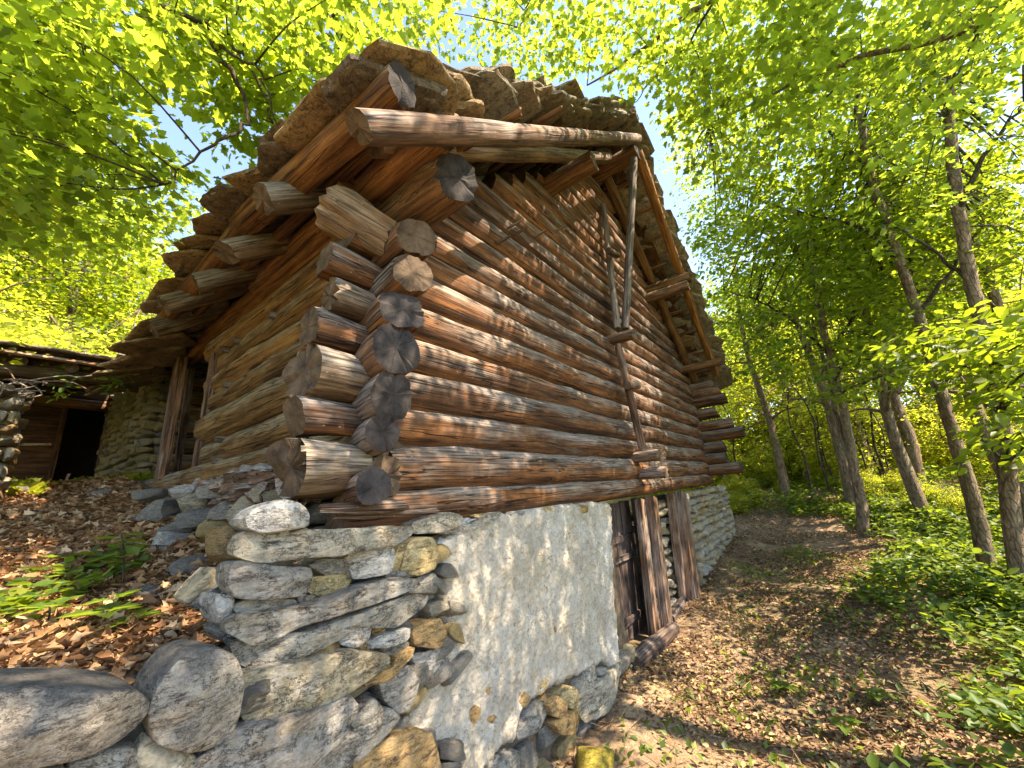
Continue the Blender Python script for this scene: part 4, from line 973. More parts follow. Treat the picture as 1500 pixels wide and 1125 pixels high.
# ---------------------------------------------------------------- boulders, loose stones
o = outline_stone('boulder', Z([(58,885),(70,830),(95,770),(130,715),(180,660),(240,628),(300,612),(360,622),(405,645),(440,715),(447,800),(440,880),(405,975),(350,1015),(300,1036),(180,1036),(100,1010),(72,985)]), S_BOULDER, -.34, .22, .055, None)
tag(o, 'rounded upright grey brown boulder between the flat boulder and the stacked corner stones', 'boulder')
o = outline_stone('boulder', [(-70,1030),(-20,1012),(50,1004),(120,1003),(190,1008),(213,1025),(210,1050),(190,1072),(150,1095),(90,1112),(30,1122),(-40,1122),(-85,1080)], S_BOULDER, -.36, .24, .07, None)
tag(o, 'large flat dark topped boulder in the bottom left corner of the retaining wall', 'boulder')
rw = empty('retaining_wall', (-1.2, 0, .6)); tag(rw, 'rough dry stones holding the bank under the two boulders at lower left', 'retaining wall')
for pts, m in [([(70,1180),(100,1120),(160,1095),(195,1092),(205,1130),(200,1190)], S_GREY), ([(-60,1190),(-50,1130),(40,1125),(95,1118),(75,1185)], S_WALL), ([(195,1100),(215,1075),(280,1098),(300,1150),(220,1190),(203,1150)], S_WALL)]:
    outline_stone('stone', pts, m, -.30, .3, .06, rw)
course_wall(rw, lambda u, v: ((-3.6+u, -.12, v), 0.0), 0, 2.95, .0, 1.22, [S_WALL, S_GREY, S_BOULDER], (.16, .28), (.3, .6), .4)
o = outline_stone('loose_slab', Z([(195,410),(250,340),(330,262),(365,290),(355,330),(280,375),(215,420)]), S_WALL, .12, .14, .04, None); tag(o, 'grey flat stone tilted on the leaf covered bank beside the corner stack, upper one', 'loose stone')
o = outline_stone('loose_slab', Z([(235,430),(290,375),(365,330),(378,350),(330,400),(280,445)]), S_GREY, .08, .14, .04, None); tag(o, 'brown grey slab leaning under the tilted flat stone beside the corner stack', 'loose stone')
RK = protos('loose', S_WALL, n=6, cuts=4, sph=.45, amp=.22, sharp=34, tag_='stone'); RKG = protos('loose', S_GREY, n=6, cuts=4, sph=.45, amp=.22, sharp=34, tag_='stone')
RKO = protos('loose', S_GOLD, n=6, cuts=4, sph=.45, amp=.22, sharp=34, tag_='stone'); RKM = protos('loose', S_MOSS, n=3, cuts=4, sph=.5, amp=.2, sharp=34, tag_='stone')
def ground_hit(px, py):
    r = ray(px, py); r = r/np.linalg.norm(r); t = .8
    while t < 60:
        p = CAM+r*t
        if p[2] < gz(p[0], p[1]): return Vector(p)
        t += .01 if t < 8 else .05
    return Vector(CAM+r*60)
for px, py, s, me, lab in [(225, 868, .16, RKG[0], 'half buried grey stone amid brown leaves below the pale footing stones'), (240, 845, .10, RKG[2], 'small grey stone behind the half buried one on the leafy bank'), (155, 722, .20, RKG[3], 'dark grey stone at the foot of the golden shed wall'),
                           (30, 722, .22, RKG[4], 'flat dark stone in the grass before the shed boards'), (10, 790, .14, RKG[5], 'grey stone at left edge of the leafy bank'), (108, 783, .12, RKG[1], 'thin dark stone lying on the middle of the leafy bank')]:
    p = ground_hit(px, py); o = place('loose_stone', me, (p.x, p.y, p.z+.0), (s*1.5, s*1.1, s*.5), (rnd.gauss(0, .1), rnd.gauss(0, .1), rnd.uniform(0, 6))); tag(o, lab, 'loose stone')
p = at(800, 1105, y=-.42); o = place('loose_rock', RKO[0], (p.x, -.20, .12), (.34, .30, .42), (.1, -.2, .3)); tag(o, 'brown angular rock at the foot of the plastered wall', 'rock')
o = place('loose_rock', RKM[0], at(868, 1128, y=-.30), (.36, .26, .20), (0, .1, .2)); tag(o, 'yellow moss covered rock at the bottom edge beside the brown rock', 'rock')
o = place('loose_rock', RKM[1], at(930, 1128, y=-.36), (.22, .16, .10), (0, .0, .9)); tag(o, 'small yellow mossy stone right of the larger mossy rock', 'rock')

# ---------------------------------------------------------------- foliage
LEAFSHAPES = {
 'maple': np.array([(0,0),(.10,.16),(.36,.10),(.27,.30),(.50,.46),(.26,.55),(.20,.74),(.0,1.0),(-.20,.74),(-.26,.55),(-.50,.46),(-.27,.30),(-.36,.10),(-.10,.16)]),
 'oval': np.array([(0,0),(.24,.20),(.30,.52),(.14,.84),(0,1.0),(-.14,.84),(-.30,.52),(-.24,.20)]),
 'needle': np.array([(0,0),(.022,.4),(0,1.0),(-.022,.4)]),
 'kite': np.array([(0,0),(.30,.40),(0,1.0),(-.30,.40)]),
}
def leaf_arrays(shape, pos, d, nrm, size, fold=.25):
    """each leaf: its own island of one polygon per half, folded on the midrib"""
    sh = LEAFSHAPES[shape]; n = len(pos); k = len(sh)
    d = d/np.linalg.norm(d, axis=1, keepdims=True); s = np.cross(d, nrm); s /= np.linalg.norm(s, axis=1, keepdims=True)+1e-9; nn = np.cross(s, d)
    hz_ = fold*np.abs(sh[:, 0])
    droop = -.12*sh[:, 1]**2
    P = pos[:, None, :]+size[:, None, None]*(sh[None, :, 0, None]*s[:, None, :]+sh[None, :, 1, None]*d[:, None, :]+(hz_+droop)[None, :, None]*nn[:, None, :])
    tip = int(np.argmax(sh[:, 1]))
    a = list(range(0, tip+1)); b2 = list(range(tip, k))+[0]
    return P.reshape(-1, 3), n, k, a, b2
def leaf_mesh(name, shape, pos, d, nrm, size, m, fold=.25):
    P, n, k, a, b2 = leaf_arrays(shape, pos, d, nrm, size, fold)
    base = (np.arange(n)*k)[:, None]
    la, lb = np.array(a), np.array(b2)
    L = np.concatenate([base+la[None], base+lb[None]], 1)     # per leaf loops
    loops = L.ravel(); ln = len(a)+len(b2)
    st = np.empty((n, 2), int); st[:, 0] = np.arange(n)*ln; st[:, 1] = st[:, 0]+len(a)
    me = bpy.data.meshes.new(name); me.vertices.add(n*k); me.vertices.foreach_set('co', P.ravel())
    me.loops.add(len(loops)); me.loops.foreach_set('vertex_index', loops.astype(np.int32))
    me.polygons.add(2*n); me.polygons.foreach_set('loop_start', st.ravel().astype(np.int32)); me.update(calc_edges=True)
    me.materials.append(m); return me
def spray_leaves(centers, per, rad, flat, size, rg=rng):
    """flat-ish sprays of leaves round each centre"""
    n = len(centers)*per
    c = np.repeat(np.asarray(centers, float), per, 0)
    a = rg.uniform(0, 2*np.pi, n); r = rad*np.sqrt(rg.uniform(0, 1, n))
    tilt = np.repeat(rg.normal(0, .25, (len(centers), 2)), per, 0)
    off = np.stack([r*np.cos(a), r*np.sin(a), rg.normal(0, flat*rad, n)], 1); off[:, 2] += off[:, 0]*tilt[:, 0]+off[:, 1]*tilt[:, 1]-.18*r*r/max(rad, .01)
    pos = c+off
    d = np.stack([np.cos(a)+rg.normal(0, .7, n), np.sin(a)+rg.normal(0, .7, n), rg.normal(-.25, .35, n)], 1)
    nrm = np.stack([rg.normal(0, .62, n), rg.normal(0, .62, n), np.ones(n)], 1)
    sz = size*rg.uniform(.42, 1.35, n)
    return pos, d, nrm, sz
def tube(v, f, pts, radii, seg=8):
    base = len(v); pts = [Vector(p) for p in pts]; n = len(pts); prevY = None
    for i, p in enumerate(pts):
        X = (pts[min(i+1, n-1)]-pts[max(i-1, 0)]).normalized()
        Y = X.orthogonal().normalized() if prevY is None else (prevY-X*prevY.dot(X)).normalized()
        prevY = Y; Zv = X.cross(Y)
        for j in range(seg):
            a = 2*math.pi*j/seg; rr = radii[i]*(1+.12*noise.noise(Vector((p.x*3+j*1.3, p.y*3, p.z*1.5))))
            v.append(p+Y*math.cos(a)*rr+Zv*math.sin(a)*rr)
    for i in range(n-1):
        for j in range(seg):
            a = base+i*seg+j; b2 = base+i*seg+(j+1) % seg; f.append((a, b2, b2+seg, a+seg))
    f.append(tuple(base+j for j in range(seg))[::-1]); f.append(tuple(base+(n-1)*seg+j for j in range(seg)))
def smooth_path(pts, n, wob=0.0):
    P = [Vector(p) for p in pts]; out = []
    for i in range(n+1):
        t = i/n*(len(P)-1); k = min(int(t), len(P)-2); u = t-k
        p0 = P[max(k-1, 0)]; p1 = P[k]; p2 = P[k+1]; p3 = P[min(k+2, len(P)-1)]
        q = 0.5*((2*p1)+(p2-p0)*u+(2*p0-5*p1+4*p2-p3)*u*u+(3*p1-p0-3*p2+p3)*u*u*u)
        if wob and 0 < i < n: q = q+Vector((rnd.gauss(0, wob), rnd.gauss(0, wob), rnd.gauss(0, wob)))
        out.append(q)
    return out
def trunk_obj(name, pts, r0, r1, parent, m=BARK, n=22, seg=16, flare=.35, wob=.008):
    P = smooth_path(pts, n, wob); rad = [(r0+(r1-r0)*(i/n)**.8)*(1+flare*math.exp(-i/n*30)) for i in range(n+1)]
    v, f = [], []; c = Vector(parent.location) if parent else Vector()
    tube(v, f, [p-c for p in P], rad, seg)
    me = pydata(name, v, f, True); me.materials.append(m); return link(name, me, parent), P

def branchwork(origin_pts, centers, parent, name='twig', m=BARKD, r=.012, sag=.12, limit=400):
    """twigs from the nearest point of the limbs to each spray"""
    v, f = [], []; c = Vector(parent.location)
    O = [Vector(p) for p in origin_pts]
    cs = list(centers)
    if len(cs) > limit: cs = rnd.sample(cs, limit)
    for q in cs:
        q = Vector(q); b2 = min(O, key=lambda p: (p-q).length_squared)
        mid = (b2+q)/2+Vector((rnd.gauss(0, .06), rnd.gauss(0, .06), rnd.uniform(0, sag)))
        P = smooth_path([b2, mid, q], 6); L = (q-b2).length
        tube(v, f, [p-c for p in P], [r*(1-.75*i/6)*min(1.8, .5+L*.5) for i in range(7)], 5)
    me = pydata(name, v, f, True); me.materials.append(m); o = link(name, me, parent); tag(o, kind='stuff'); return o

def px_centers(poly, n, d0, d1, seed=0):
    """spray centres in the volume seen through a patch of the view"""
    rg = random.Random(seed+991); out = []
    xs = [p[0] for p in poly]; ys = [p[1] for p in poly]
    def ins(x, y):
        c = False; j = len(poly)-1
        for i in range(len(poly)):
            xi, yi = poly[i]; xj, yj = poly[j]
            if (yi > y) != (yj > y) and x < (xj-xi)*(y-yi)/(yj-yi)+xi: c = not c
            j = i
        return c
    tries = 0
    while len(out) < n and tries < 60*n:
        tries += 1
        x = rg.uniform(min(xs), max(xs)); y = rg.uniform(min(ys), max(ys))
        if not ins(x, y): continue
        d = (rg.uniform(d0**2, d1**2))**.5
        p = far(x, y, d)
        # nothing grows inside the barn or ground
        if -1.0 < p.x < 9 and -1.1 < p.y < 5.6 and p.z < U(min(max(p.x, -.75), 8.55))+.8: continue
        if p.z < gz(p.x, p.y)+.3: continue
        out.append(p)
    return out

def crown_obj(parent, centers, per, rad, size, shape, m, name='crown', flat=.14, solo=0):
    pos, d, nr, sz = spray_leaves([tuple(c) for c in centers], per, rad, flat, size)
    pc = np.array(parent.location)
    if solo:   # the leaves nearest to the camera are objects of their own
        dist = np.linalg.norm(pos-CAM, axis=1)/sz; order = np.argsort(dist); near = order[:solo]; keep = np.ones(len(pos), bool); keep[near] = False
        u = LEAFSHAPES[shape]
        key = ('leafobj', shape, m.name)
        if key not in _proto_cache: _proto_cache[key] = leaf_mesh('leaf', shape, np.zeros((1, 3)), np.array([[0., 1, 0]]), np.array([[0., 0, 1]]), np.ones(1), m)
        for i in near:
            D = Vector(d[i]).normalized(); S = D.cross(Vector(nr[i])).normalized(); NN = S.cross(D)
            mw = Matrix((S, D, NN)).transposed().to_4x4() @ Matrix.Diagonal((sz[i], sz[i], sz[i], 1)); mw.translation = Vector(pos[i]-pc)
            o = bpy.data.objects.new('leaf', _proto_cache[key]); COL.objects.link(o); o.parent = parent; o.matrix_basis = mw
        pos, d, nr, sz = pos[keep], d[keep], nr[keep], sz[keep]
    me = leaf_mesh(name, shape, pos-pc, d, nr, sz, m); o = link(name, me, parent); tag(o, kind='stuff'); return o

TWL = 130
def view_tree(name, label, trunk_px, r0, r1, regions, limbs_px, per, rad, size, shape, m, base=None, cat='tree', solo=0, bark=BARK, group=None, twr=.012, extra=()):
    root = empty(name, trunk_px[0]); tag(root, label, cat, group)
    to, P = trunk_obj('trunk', trunk_px, r0, r1, root, bark, n=30)
    org = list(P[6:])
    for lp, ra, rb in limbs_px:
        _, Q = trunk_obj('limb', lp, ra, rb, root, BARKD if ra < .05 else bark, n=16, seg=8, flare=0, wob=.012); org += Q
    cs = []
    cs += [Vector(q) for q in extra]
    for k, (poly, n, d0, d1) in enumerate(regions): cs += px_centers(poly, n, d0, d1, seed=hash(name+label) % 1000 if False else len(label)*7+k)
    crown_obj(root, cs, per, rad, size, shape, m, solo=solo)
    branchwork(org, cs, root, r=twr, limit=TWL)
    return root

def F_(px, py, d): return far(px, py, d)
# -- tree overhanging from the left, its trunk just outside the frame
tr = [(-3.9, -.6, 1.1), (-3.7, -.4, 3.2), (-3.3, -.1, 5.2), (-2.6, .3, 7.0)]
view_tree('maple_tree', 'maple tree at left whose leafy branches hang over the near roof corner', [Vector(p) for p in tr], .17, .07,
    [([(-80,-60),(560,-60),(600,40),(480,110),(420,165),(330,170),(300,120),(200,100),(120,150),(0,120),(-80,200)], 125, 3.0, 5.0),
     ([(-80,100),(110,120),(190,180),(240,270),(170,250),(60,290),(-80,330)], 60, 3.2, 5.2),
     ([(330,120),(500,90),(430,170),(365,205),(330,180)], 20, 3.2, 4.4),
     ([(250,265),(310,235),(325,262),(280,285)], 4, 3.4, 3.9),
     ([(-80,240),(70,260),(200,330),(130,350),(-80,330)], 36, 4, 6.5), ([(150,285),(300,275),(290,330),(150,345)], 16, 4.5, 6.5),
     ([(-300,-400),(900,-400),(900,-40),(-300,-40)], 24, 3.4, 6.5)],
    [([Vector(tr[2]), F_(180, -80, 4.6), F_(250, 20, 3.7), F_(310, 62, 3.6), F_(352, 130, 3.5)], .045, .012),
     ([F_(352, 130, 3.5), F_(362, 180, 3.4), F_(325, 205, 3.3), F_(285, 235, 3.3), F_(240, 270, 3.3)], .013, .005),
     ([F_(250, 20, 3.7), F_(300, 35, 3.6), F_(365, 95, 3.6), F_(400, 180, 3.6)], .018, .006),
     ([F_(320, 70, 3.6), F_(370, 95, 3.5), F_(390, 130, 3.5), F_(405, 185, 3.5)], .012, .005),
     ([Vector(tr[3]), F_(155, -60, 4.6), F_(158, 20, 4.2), F_(130, 75, 4.1), F_(90, 120, 4.0)], .030, .006),
     ([Vector(tr[1]), F_(-60, 265, 4.8), F_(60, 270, 4.6), F_(120, 275, 4.5), F_(200, 285, 4.4)], .028, .005),
     ([Vector(tr[3]), F_(380, -90, 4.8), F_(470, 10, 4.4), F_(495, 60, 4.3), F_(480, 120, 4.2)], .030, .006)],
    50, .34, .072, 'maple', L_NEAR, solo=260, twr=.008)
# -- trees to the right of the path
T1 = [Vector((9.45, -2.24, .20)), at(1262, 740, x=9.45), at(1250, 680, x=9.4), at(1238, 610, x=9.4), at(1215, 520, x=9.4), at(1195, 400, x=9.4), at(1180, 250, x=9.3)]
view_tree('maple_tree', 'slender young tree at path side nearest the barn with a fork at eye level', T1, .115, .05,
    [([(1020,330),(1130,300),(1330,330),(1380,430),(1340,560),(1220,590),(1120,560),(1060,480)], 170, 8.5, 12.5), ([(1060,200),(1300,180),(1330,330),(1080,330)], 60, 9, 12)],
    [([at(1252, 690, x=9.4), at(1228, 620, x=9.5), at(1215, 560, x=9.6), at(1190, 470, x=9.7)], .07, .03), ([at(1215, 520, x=9.4), at(1160, 470, x=9.3), at(1110, 440, x=9.2), at(1060, 425, x=9)], .04, .012),
     ([at(1215, 520, x=9.4), at(1270, 440, x=9.3), at(1330, 400, x=9.2)], .04, .012), ([at(1200, 430, x=9.4), at(1150, 350, x=9.3), at(1090, 330, x=9)], .035, .01)],
    46, .50, .12, 'oval', L_MID)
T2 = [Vector((13.6, -3.75, .95)), at(1340, 680, x=13.6), at(1328, 630, x=13.6), at(1308, 575, x=13.6), at(1300, 500, x=13.6), at(1290, 380, x=13.6), at(1285, 200, x=13.6)]
view_tree('maple_tree', 'thick pale trunked tree farther back right of the slender forked tree', T2, .185, .08,
    [([(1150,60),(1420,60),(1430,380),(1330,520),(1180,420)], 110, 12, 17)], [([at(1308, 575, x=13.6), at(1330, 530, x=13.5), at(1345, 440, x=13.4), at(1350, 300, x=13.4)], .15, .05), ([at(1300, 450, x=13.6), at(1240, 330, x=13.6), at(1190, 220, x=13.6)], .09, .03)],
    46, .75, .17, 'kite', L_MID)
T3 = [Vector((6.95, -3.30, -.02)), at(1440, 800, x=6.95), at(1422, 725, x=6.9), at(1400, 650, x=6.9), at(1372, 560, x=6.9), at(1345, 460, x=6.9), at(1300, 330, x=6.9), at(1275, 250, x=6.9), at(1250, 120, x=6.8)]
view_tree('maple_tree', 'leaning brown trunk rising from the undergrowth left of the straighter edge trunk', T3, .100, .05,
    [([(1060,60),(1260,20),(1420,120),(1420,330),(1330,420),(1180,380),(1080,260)], 150, 9.0, 13), ([(1330,480),(1420,470),(1450,560),(1370,560)], 14, 6, 8)],
    [([at(1345, 460, x=6.9), at(1390, 400, x=6.8), at(1440, 330, x=6.7)], .04, .012), ([at(1320, 380, x=6.9), at(1250, 330, x=6.9), at(1170, 310, x=6.9), at(1100, 290, x=6.9)], .035, .01), ([at(1275, 250, x=6.9), at(1200, 180, x=6.8), at(1120, 130, x=6.8)], .04, .012),
     ([at(1372, 560, x=6.9), at(1420, 540, x=6.6), at(1480, 470, x=6.4)], .03, .01)],
    44, .42, .105, 'oval', L_MID)
T4 = [Vector((6.30, -3.42, -.03)), at(1484, 790, x=6.3), at(1470, 660, x=6.3), at(1455, 540, x=6.3), at(1425, 420, x=6.3), at(1405, 310, x=6.3), at(1392, 190, x=6.3), at(1388, 60, x=6.3), at(1395, -80, x=6.2)]
view_tree('maple_tree', 'tall bent trunk near right edge of the picture reaching up out of the frame', T4, .094, .055,
    [([(1300,-60),(1560,-60),(1560,330),(1440,420),(1400,250),(1310,120)], 120, 8.4, 12), ([(1430,470),(1560,420),(1560,700),(1480,640)], 44, 5.0, 8)],
    [([at(1405, 310, x=6.3), at(1440, 230, x=6.1), at(1500, 150, x=6.0)], .045, .015), ([at(1388, 60, x=6.3), at(1420, 10, x=6.2), at(1470, -60, x=6)], .05, .02), ([at(1425, 420, x=6.3), at(1370, 370, x=6.4), at(1310, 330, x=6.5)], .035, .01),
     ([at(1455, 540, x=6.3), at(1500, 480, x=6.2), at(1560, 440, x=6)], .03, .01)],
    44, .40, .10, 'oval', L_MID)
# -- limb from top right across the sky over the ridge, belongs to a tree outside on the right
TR = [Vector((3.2, -5.6, -.1)), Vector((3.1, -5.5, 2.5)), Vector((3.0, -5.3, 5.2)), Vector((2.9, -5.0, 7.8)), Vector((2.9, -4.8, 9.5))]
view_tree('maple_tree', 'tree outside the right edge whose long thin limbs arch above the roof ridge', TR, .19, .07,
    [([(560,-60),(640,-60),(660,40),(600,60)], 10, 4.5, 6), ([(690,-60),(1250,-60),(1230,60),(1060,130),(960,130),(880,60),(820,110),(740,110),(700,50)], 150, 5.0, 8.0),
     ([(1000,100),(1300,60),(1200,180),(1060,250),(960,180)], 60, 5, 8), ([(985,170),(1110,170),(1110,420),(1050,420),(1000,270)], 80, 8.5, 14), ([(975,215),(1075,260),(1080,400),(1045,400)], 26, 9.5, 14), ([(600,-500),(1700,-500),(1700,-60),(600,-60)], 55, 4.5, 8)],
    [([TR[3], F_(1480, -20, 6.2), F_(1400, 45, 6.2), F_(1300, 75, 6.3), F_(1200, 105, 6.5), F_(1120, 145, 6.7), F_(1040, 180, 7)], .05, .010),
     ([F_(1240, 95, 6.4), F_(1215, 140, 6.5), F_(1180, 190, 6.6)], .015, .005),
     ([TR[3], F_(1150, -120, 5.8), F_(1060, -20, 5.6), F_(1000, 25, 5.6), F_(930, 80, 5.7), F_(860, 125, 5.8)], .05, .008),
     ([F_(1060, -20, 5.6), F_(1010, 60, 5.8), F_(960, 110, 6.0), F_(930, 150, 6.2)], .016, .005), ([TR[4], F_(900, -160, 6), F_(800, -40, 6), F_(760, 40, 6)], .03, .006)],
    40, .36, .080, 'maple', L_NEAR, solo=200, twr=.007, extra=[(rnd.uniform(.2, 6.5), rnd.uniform(-8.5, -3.6), rnd.uniform(5.2, 9.5)) for _ in range(20)]+[tuple(Vector((rnd.uniform(-1.3, 3.3), 0, rnd.uniform(-.1, 2.6)))+SUN_DIR*rnd.uniform(5.0, 9.5)) for _ in range(250)]+[tuple(Vector((rnd.uniform(.5, 6.0), 0, rnd.uniform(2.0, 5.0)))+SUN_DIR*rnd.uniform(5.5, 9.5)) for _ in range(55)])  # extra sprays are unseen leaves added towards the sun to shade gable and plaster

# -- generic woodland trees: a few crowns, copied as individuals
def make_tree(label, h, cr, n_sp, per, rad, size, shape, m, seed, bark=BARK, low=.28):
    rg_ = random.Random(seed)
    root = empty('woodland_tree'); tag(root, label, 'tree', 'woodland trees beyond the barn and the path')
    pts = [Vector((0, 0, -.4)), Vector((rg_.gauss(0, .15), rg_.gauss(0, .15), h*.3)), Vector((rg_.gauss(0, .3), rg_.gauss(0, .3), h*.6)), Vector((rg_.gauss(0, .5), rg_.gauss(0, .5), h*.95))]
    _, P = trunk_obj('trunk', pts, .018*h, .005*h, root, bark, n=12, seg=9)
    org = P[4:]; cs = []
    for k in range(9):
        b2 = P[int(4+k*.9) if 4+k*.9 < 12 else 12]; a = rg_.uniform(0, 6.28); L = cr*rg_.uniform(.6, 1.0)*(1-.4*k/9)
        e = b2+Vector((math.cos(a)*L, math.sin(a)*L, rg_.uniform(.15, .5)*L)); _, Q = trunk_obj('limb', [b2, (b2+e)/2+Vector((0, 0, .1*L)), e], .006*h, .0015*h, root, bark, n=5, seg=6, flare=0); org += Q
    while len(cs) < n_sp:
        u = Vector((rg_.uniform(-1, 1), rg_.uniform(-1, 1), rg_.uniform(-1, 1)))
        if u.length > 1 or u.length < .35: continue
        lump = .72+.38*noise.noise(u*1.8+Vector((seed, 0, 0)))
        cs.append(Vector((u.x*cr*lump, u.y*cr*lump, h*(low+(1-low)*.5)+u.z*h*(1-low)*.55*lump)))
    st = rng.bit_generator.state
    crown_obj(root, cs, per, rad, size, shape, m)
    branchwork(org, cs, root, r=.02, limit=60, m=bark)
    return root
def clone(root, loc, rz, sc, label=None):
    r = root.copy(); COL.objects.link(r); r.location = loc; r.rotation_euler = (0, 0, rz); r.scale = (sc, sc, sc)
    if label: r['label'] = label
    for c in root.children:
        d = c.copy(); COL.objects.link(d); d.parent = r; d.matrix_parent_inverse = Matrix.Identity(4)
    return r
LR = 'broadleaf tree of the sunny woodland beyond the path, right of the barn'
LL = 'broadleaf tree of the sunny hillside behind the stone shed, left of the barn'
LS = 'leafy bush of the bright thicket past the far end of the barn'
G = [make_tree(LR, 10.5, 4.0, 190, 42, .85, .21, 'kite', L_FAR, 3), make_tree(LR, 12.0, 3.6, 190, 42, .80, .20, 'kite', L_MID, 5, low=.2), make_tree(LR, 7.0, 3.0, 150, 42, .62, .15, 'kite', L_FAR, 8, low=.08), make_tree(LS, 3.2, 1.7, 110, 44, .42, .105, 'kite', L_FAR, 12, low=-.05)]
G[3].name = 'bush'; G[3]['category'] = 'bush'
right = [(20.5, -1.0, 0, .9), (20, -6.5, 0, 1.0), (24, 0, 1, 1.1), (26, -7, 0, 1.2), (22, -13, 1, 1.1), (30, 5, 0, 1.2), (24, 7, 0, 1.0), (32, -3, 1, 1.4), (30, -14, 0, 1.3),
         (11.5, 4.5, 1, .9), (36, -10, 1, 1.5), (38, 3, 0, 1.5), (16, 8.5, 0, 1.0), (44, -4, 0, 1.6), (46, -16, 0, 1.6), (50, 6, 0, 1.8), (42, -24, 0, 1.6), (30, -24, 0, 1.4), (20, -22, 0, 1.2),
         (13.5, 2.6, 2, .75), (19.0, -2.5, 2, .9), (21, -9, 2, .9), (13, -10.5, 2, .8), (18, 1, 2, .9), (25, -3.8, 2, 1.1), (22, 4, 2, 1)]
bushes = []
for k in range(64):
    a_ = rnd.uniform(0, 1)
    x = rnd.uniform(15.2, 26); y = rnd.uniform(-15, 5.0); bushes.append((x, y, 3, rnd.uniform(.7, 1.25)))
bushes += [(rnd.uniform(10.8, 14.5), rnd.uniform(-4.0, .6), 3, rnd.uniform(.16, .30)) for _ in range(16)]
bushes += [(14.6, -.4, 3, .55), (14.9, .9, 3, .6), (14.4, -2.0, 3, .5), (15.0, -4.9, 3, .7), (12.3, -6.6, 3, .75), (10.6, -6.2, 3, .7), (9.2, -6.0, 3, .6), (13.6, -5.6, 3, .6), (12.6, 1.9, 3, .8), (11.4, -7.6, 3, .8), (8.2, -6.6, 3, .7), (9.6, -7.8, 3, .8), (13.4, -8.2, 3, .9), (7.4, -5.6, 3, .5)]
left = [(-3.5, 13.5, 0, .75), (-.5, 14.5, 1, .8), (-7, 12, 0, .8), (-10.5, 9.5, 1, .8), (-5.5, 17, 1, 1), (1, 18, 0, 1.0), (-2, 21, 0, 1.2), (-10, 16, 0, 1.1), (-14, 12, 1, 1), (4, 15, 1, .9), (-8, 22, 1, 1.3), (5, 21, 0, 1.1), (-4, 11.2, 2, .62), (-6.3, 9.4, 2, .62),
        (-1.6, 12.2, 2, .7), (-8.6, 7.2, 2, .6), (-1.5, 26, 1, 1.5), (-12, 20, 0, 1.3), (1.5, 13.2, 2, .8), (-12, 5.5, 0, .8), (-9, 4.0, 2, .6), (8, 14, 1, 1), (-7.5, 5.8, 2, .5)]
used = set()
for grp, lab, cat, lst in (('woodland trees beyond the path', LR, 'tree', right), ('bushes of the thicket past the barn', LS, 'bush', bushes), ('trees on the hillside behind the shed', LL, 'tree', left)):
    for (x, y, k, s) in lst:
        loc = (x, y, gz(x, y)-.1)
        if k not in used: used.add(k); r = G[k]; r.location = loc; r.scale = (s, s, s); r.rotation_euler.z = rnd.uniform(0, 6)
        else: r = clone(G[k], loc, rnd.uniform(0, 6.28), s)
        r['label'] = lab; r['group'] = grp; r['category'] = cat

slim = make_tree('slender pale stemmed tree standing among the woodland right of the path', 9.0, 1.8, 70, 40, .45, .12, 'oval', L_MID, 44, low=.45)
slim.name = 'slender_tree'; fs = True
for (x, y, s_) in [(10.6, -3.4, .9), (12.2, -2.3, 1.0), (8.9, -4.3, .85), (11.6, -5.0, 1.0), (15.2, -3.0, 1.1), (14.8, -6.0, 1.1), (13.0, -.9, .9), (16.0, -1.4, 1.0), (9.9, -5.2, .95), (17.5, -5.0, 1.1)]:
    loc = (x, y, gz(x, y)-.1); k_ = s_
    if fs: slim.location = loc; slim.scale = (k_, k_, k_); fs = False; r = slim
    else: r = clone(slim, loc, rnd.uniform(0, 6.28), k_)
    r['group'] = 'slender trees between the thick trunks'
# saplings and thin stems along the bank beyond the barn
sap = empty('sapling'); tag(sap, 'thin bare stemmed sapling in the bright thicket past the far end of the barn', 'sapling', 'thin saplings past the far end of the barn')
_, P = trunk_obj('trunk', [Vector((0, 0, -.1)), Vector((.08, .05, 1.1)), Vector((.02, .2, 2.2)), Vector((.3, .15, 3.2))], .035, .012, sap, BARKD, n=12, seg=7)
cs = [P[rnd.randint(4, 12)]+Vector((rnd.gauss(0, .5), rnd.gauss(0, .5), rnd.gauss(.2, .3))) for _ in range(16)]
crown_obj(sap, cs, 14, .35, .10, 'kite', L_FAR); branchwork(P[3:], cs, sap, r=.010)
first = True
for k in range(26):
    x = rnd.uniform(12.5, 16.5); y = rnd.uniform(-3.4, 2.6)
    loc = (x, y, gz(x, y)-.05); s = rnd.uniform(.6, 1.15)
    if first: sap.location = loc; first = False
    else: clone(sap, loc, rnd.uniform(0, 6.28), s)

# ---------------------------------------------------------------- ground cover, litter
def scatter(name, pts, shape, size, m, up=.15, lift=.012, seed=1, tilt=.35, fold=.25, dz=-.25, szj=(.5, 1.3)):
    pts = np.asarray(pts); n = len(pts); rg_ = np.random.default_rng(seed)
    zz = ground_z(pts[:, 0], pts[:, 1])
    pos = np.stack([pts[:, 0], pts[:, 1], zz+lift*rg_.uniform(.3, 2.2, n)], 1)
    a = rg_.uniform(0, 6.28, n); d = np.stack([np.cos(a), np.sin(a), rg_.normal(up, .25, n)], 1)
    nr = np.stack([rg_.normal(0, tilt, n), rg_.normal(0, tilt, n), np.ones(n)], 1)
    me = leaf_mesh(name, shape, pos, d, nr, size*rg_.uniform(*szj, n), m, fold); o = link(name, me); tag(o, kind='stuff'); return o
def uni(n, x0, x1, y0, y1, rg_): return np.stack([rg_.uniform(x0, x1, n), rg_.uniform(y0, y1, n)], 1)
r2 = np.random.default_rng(11)
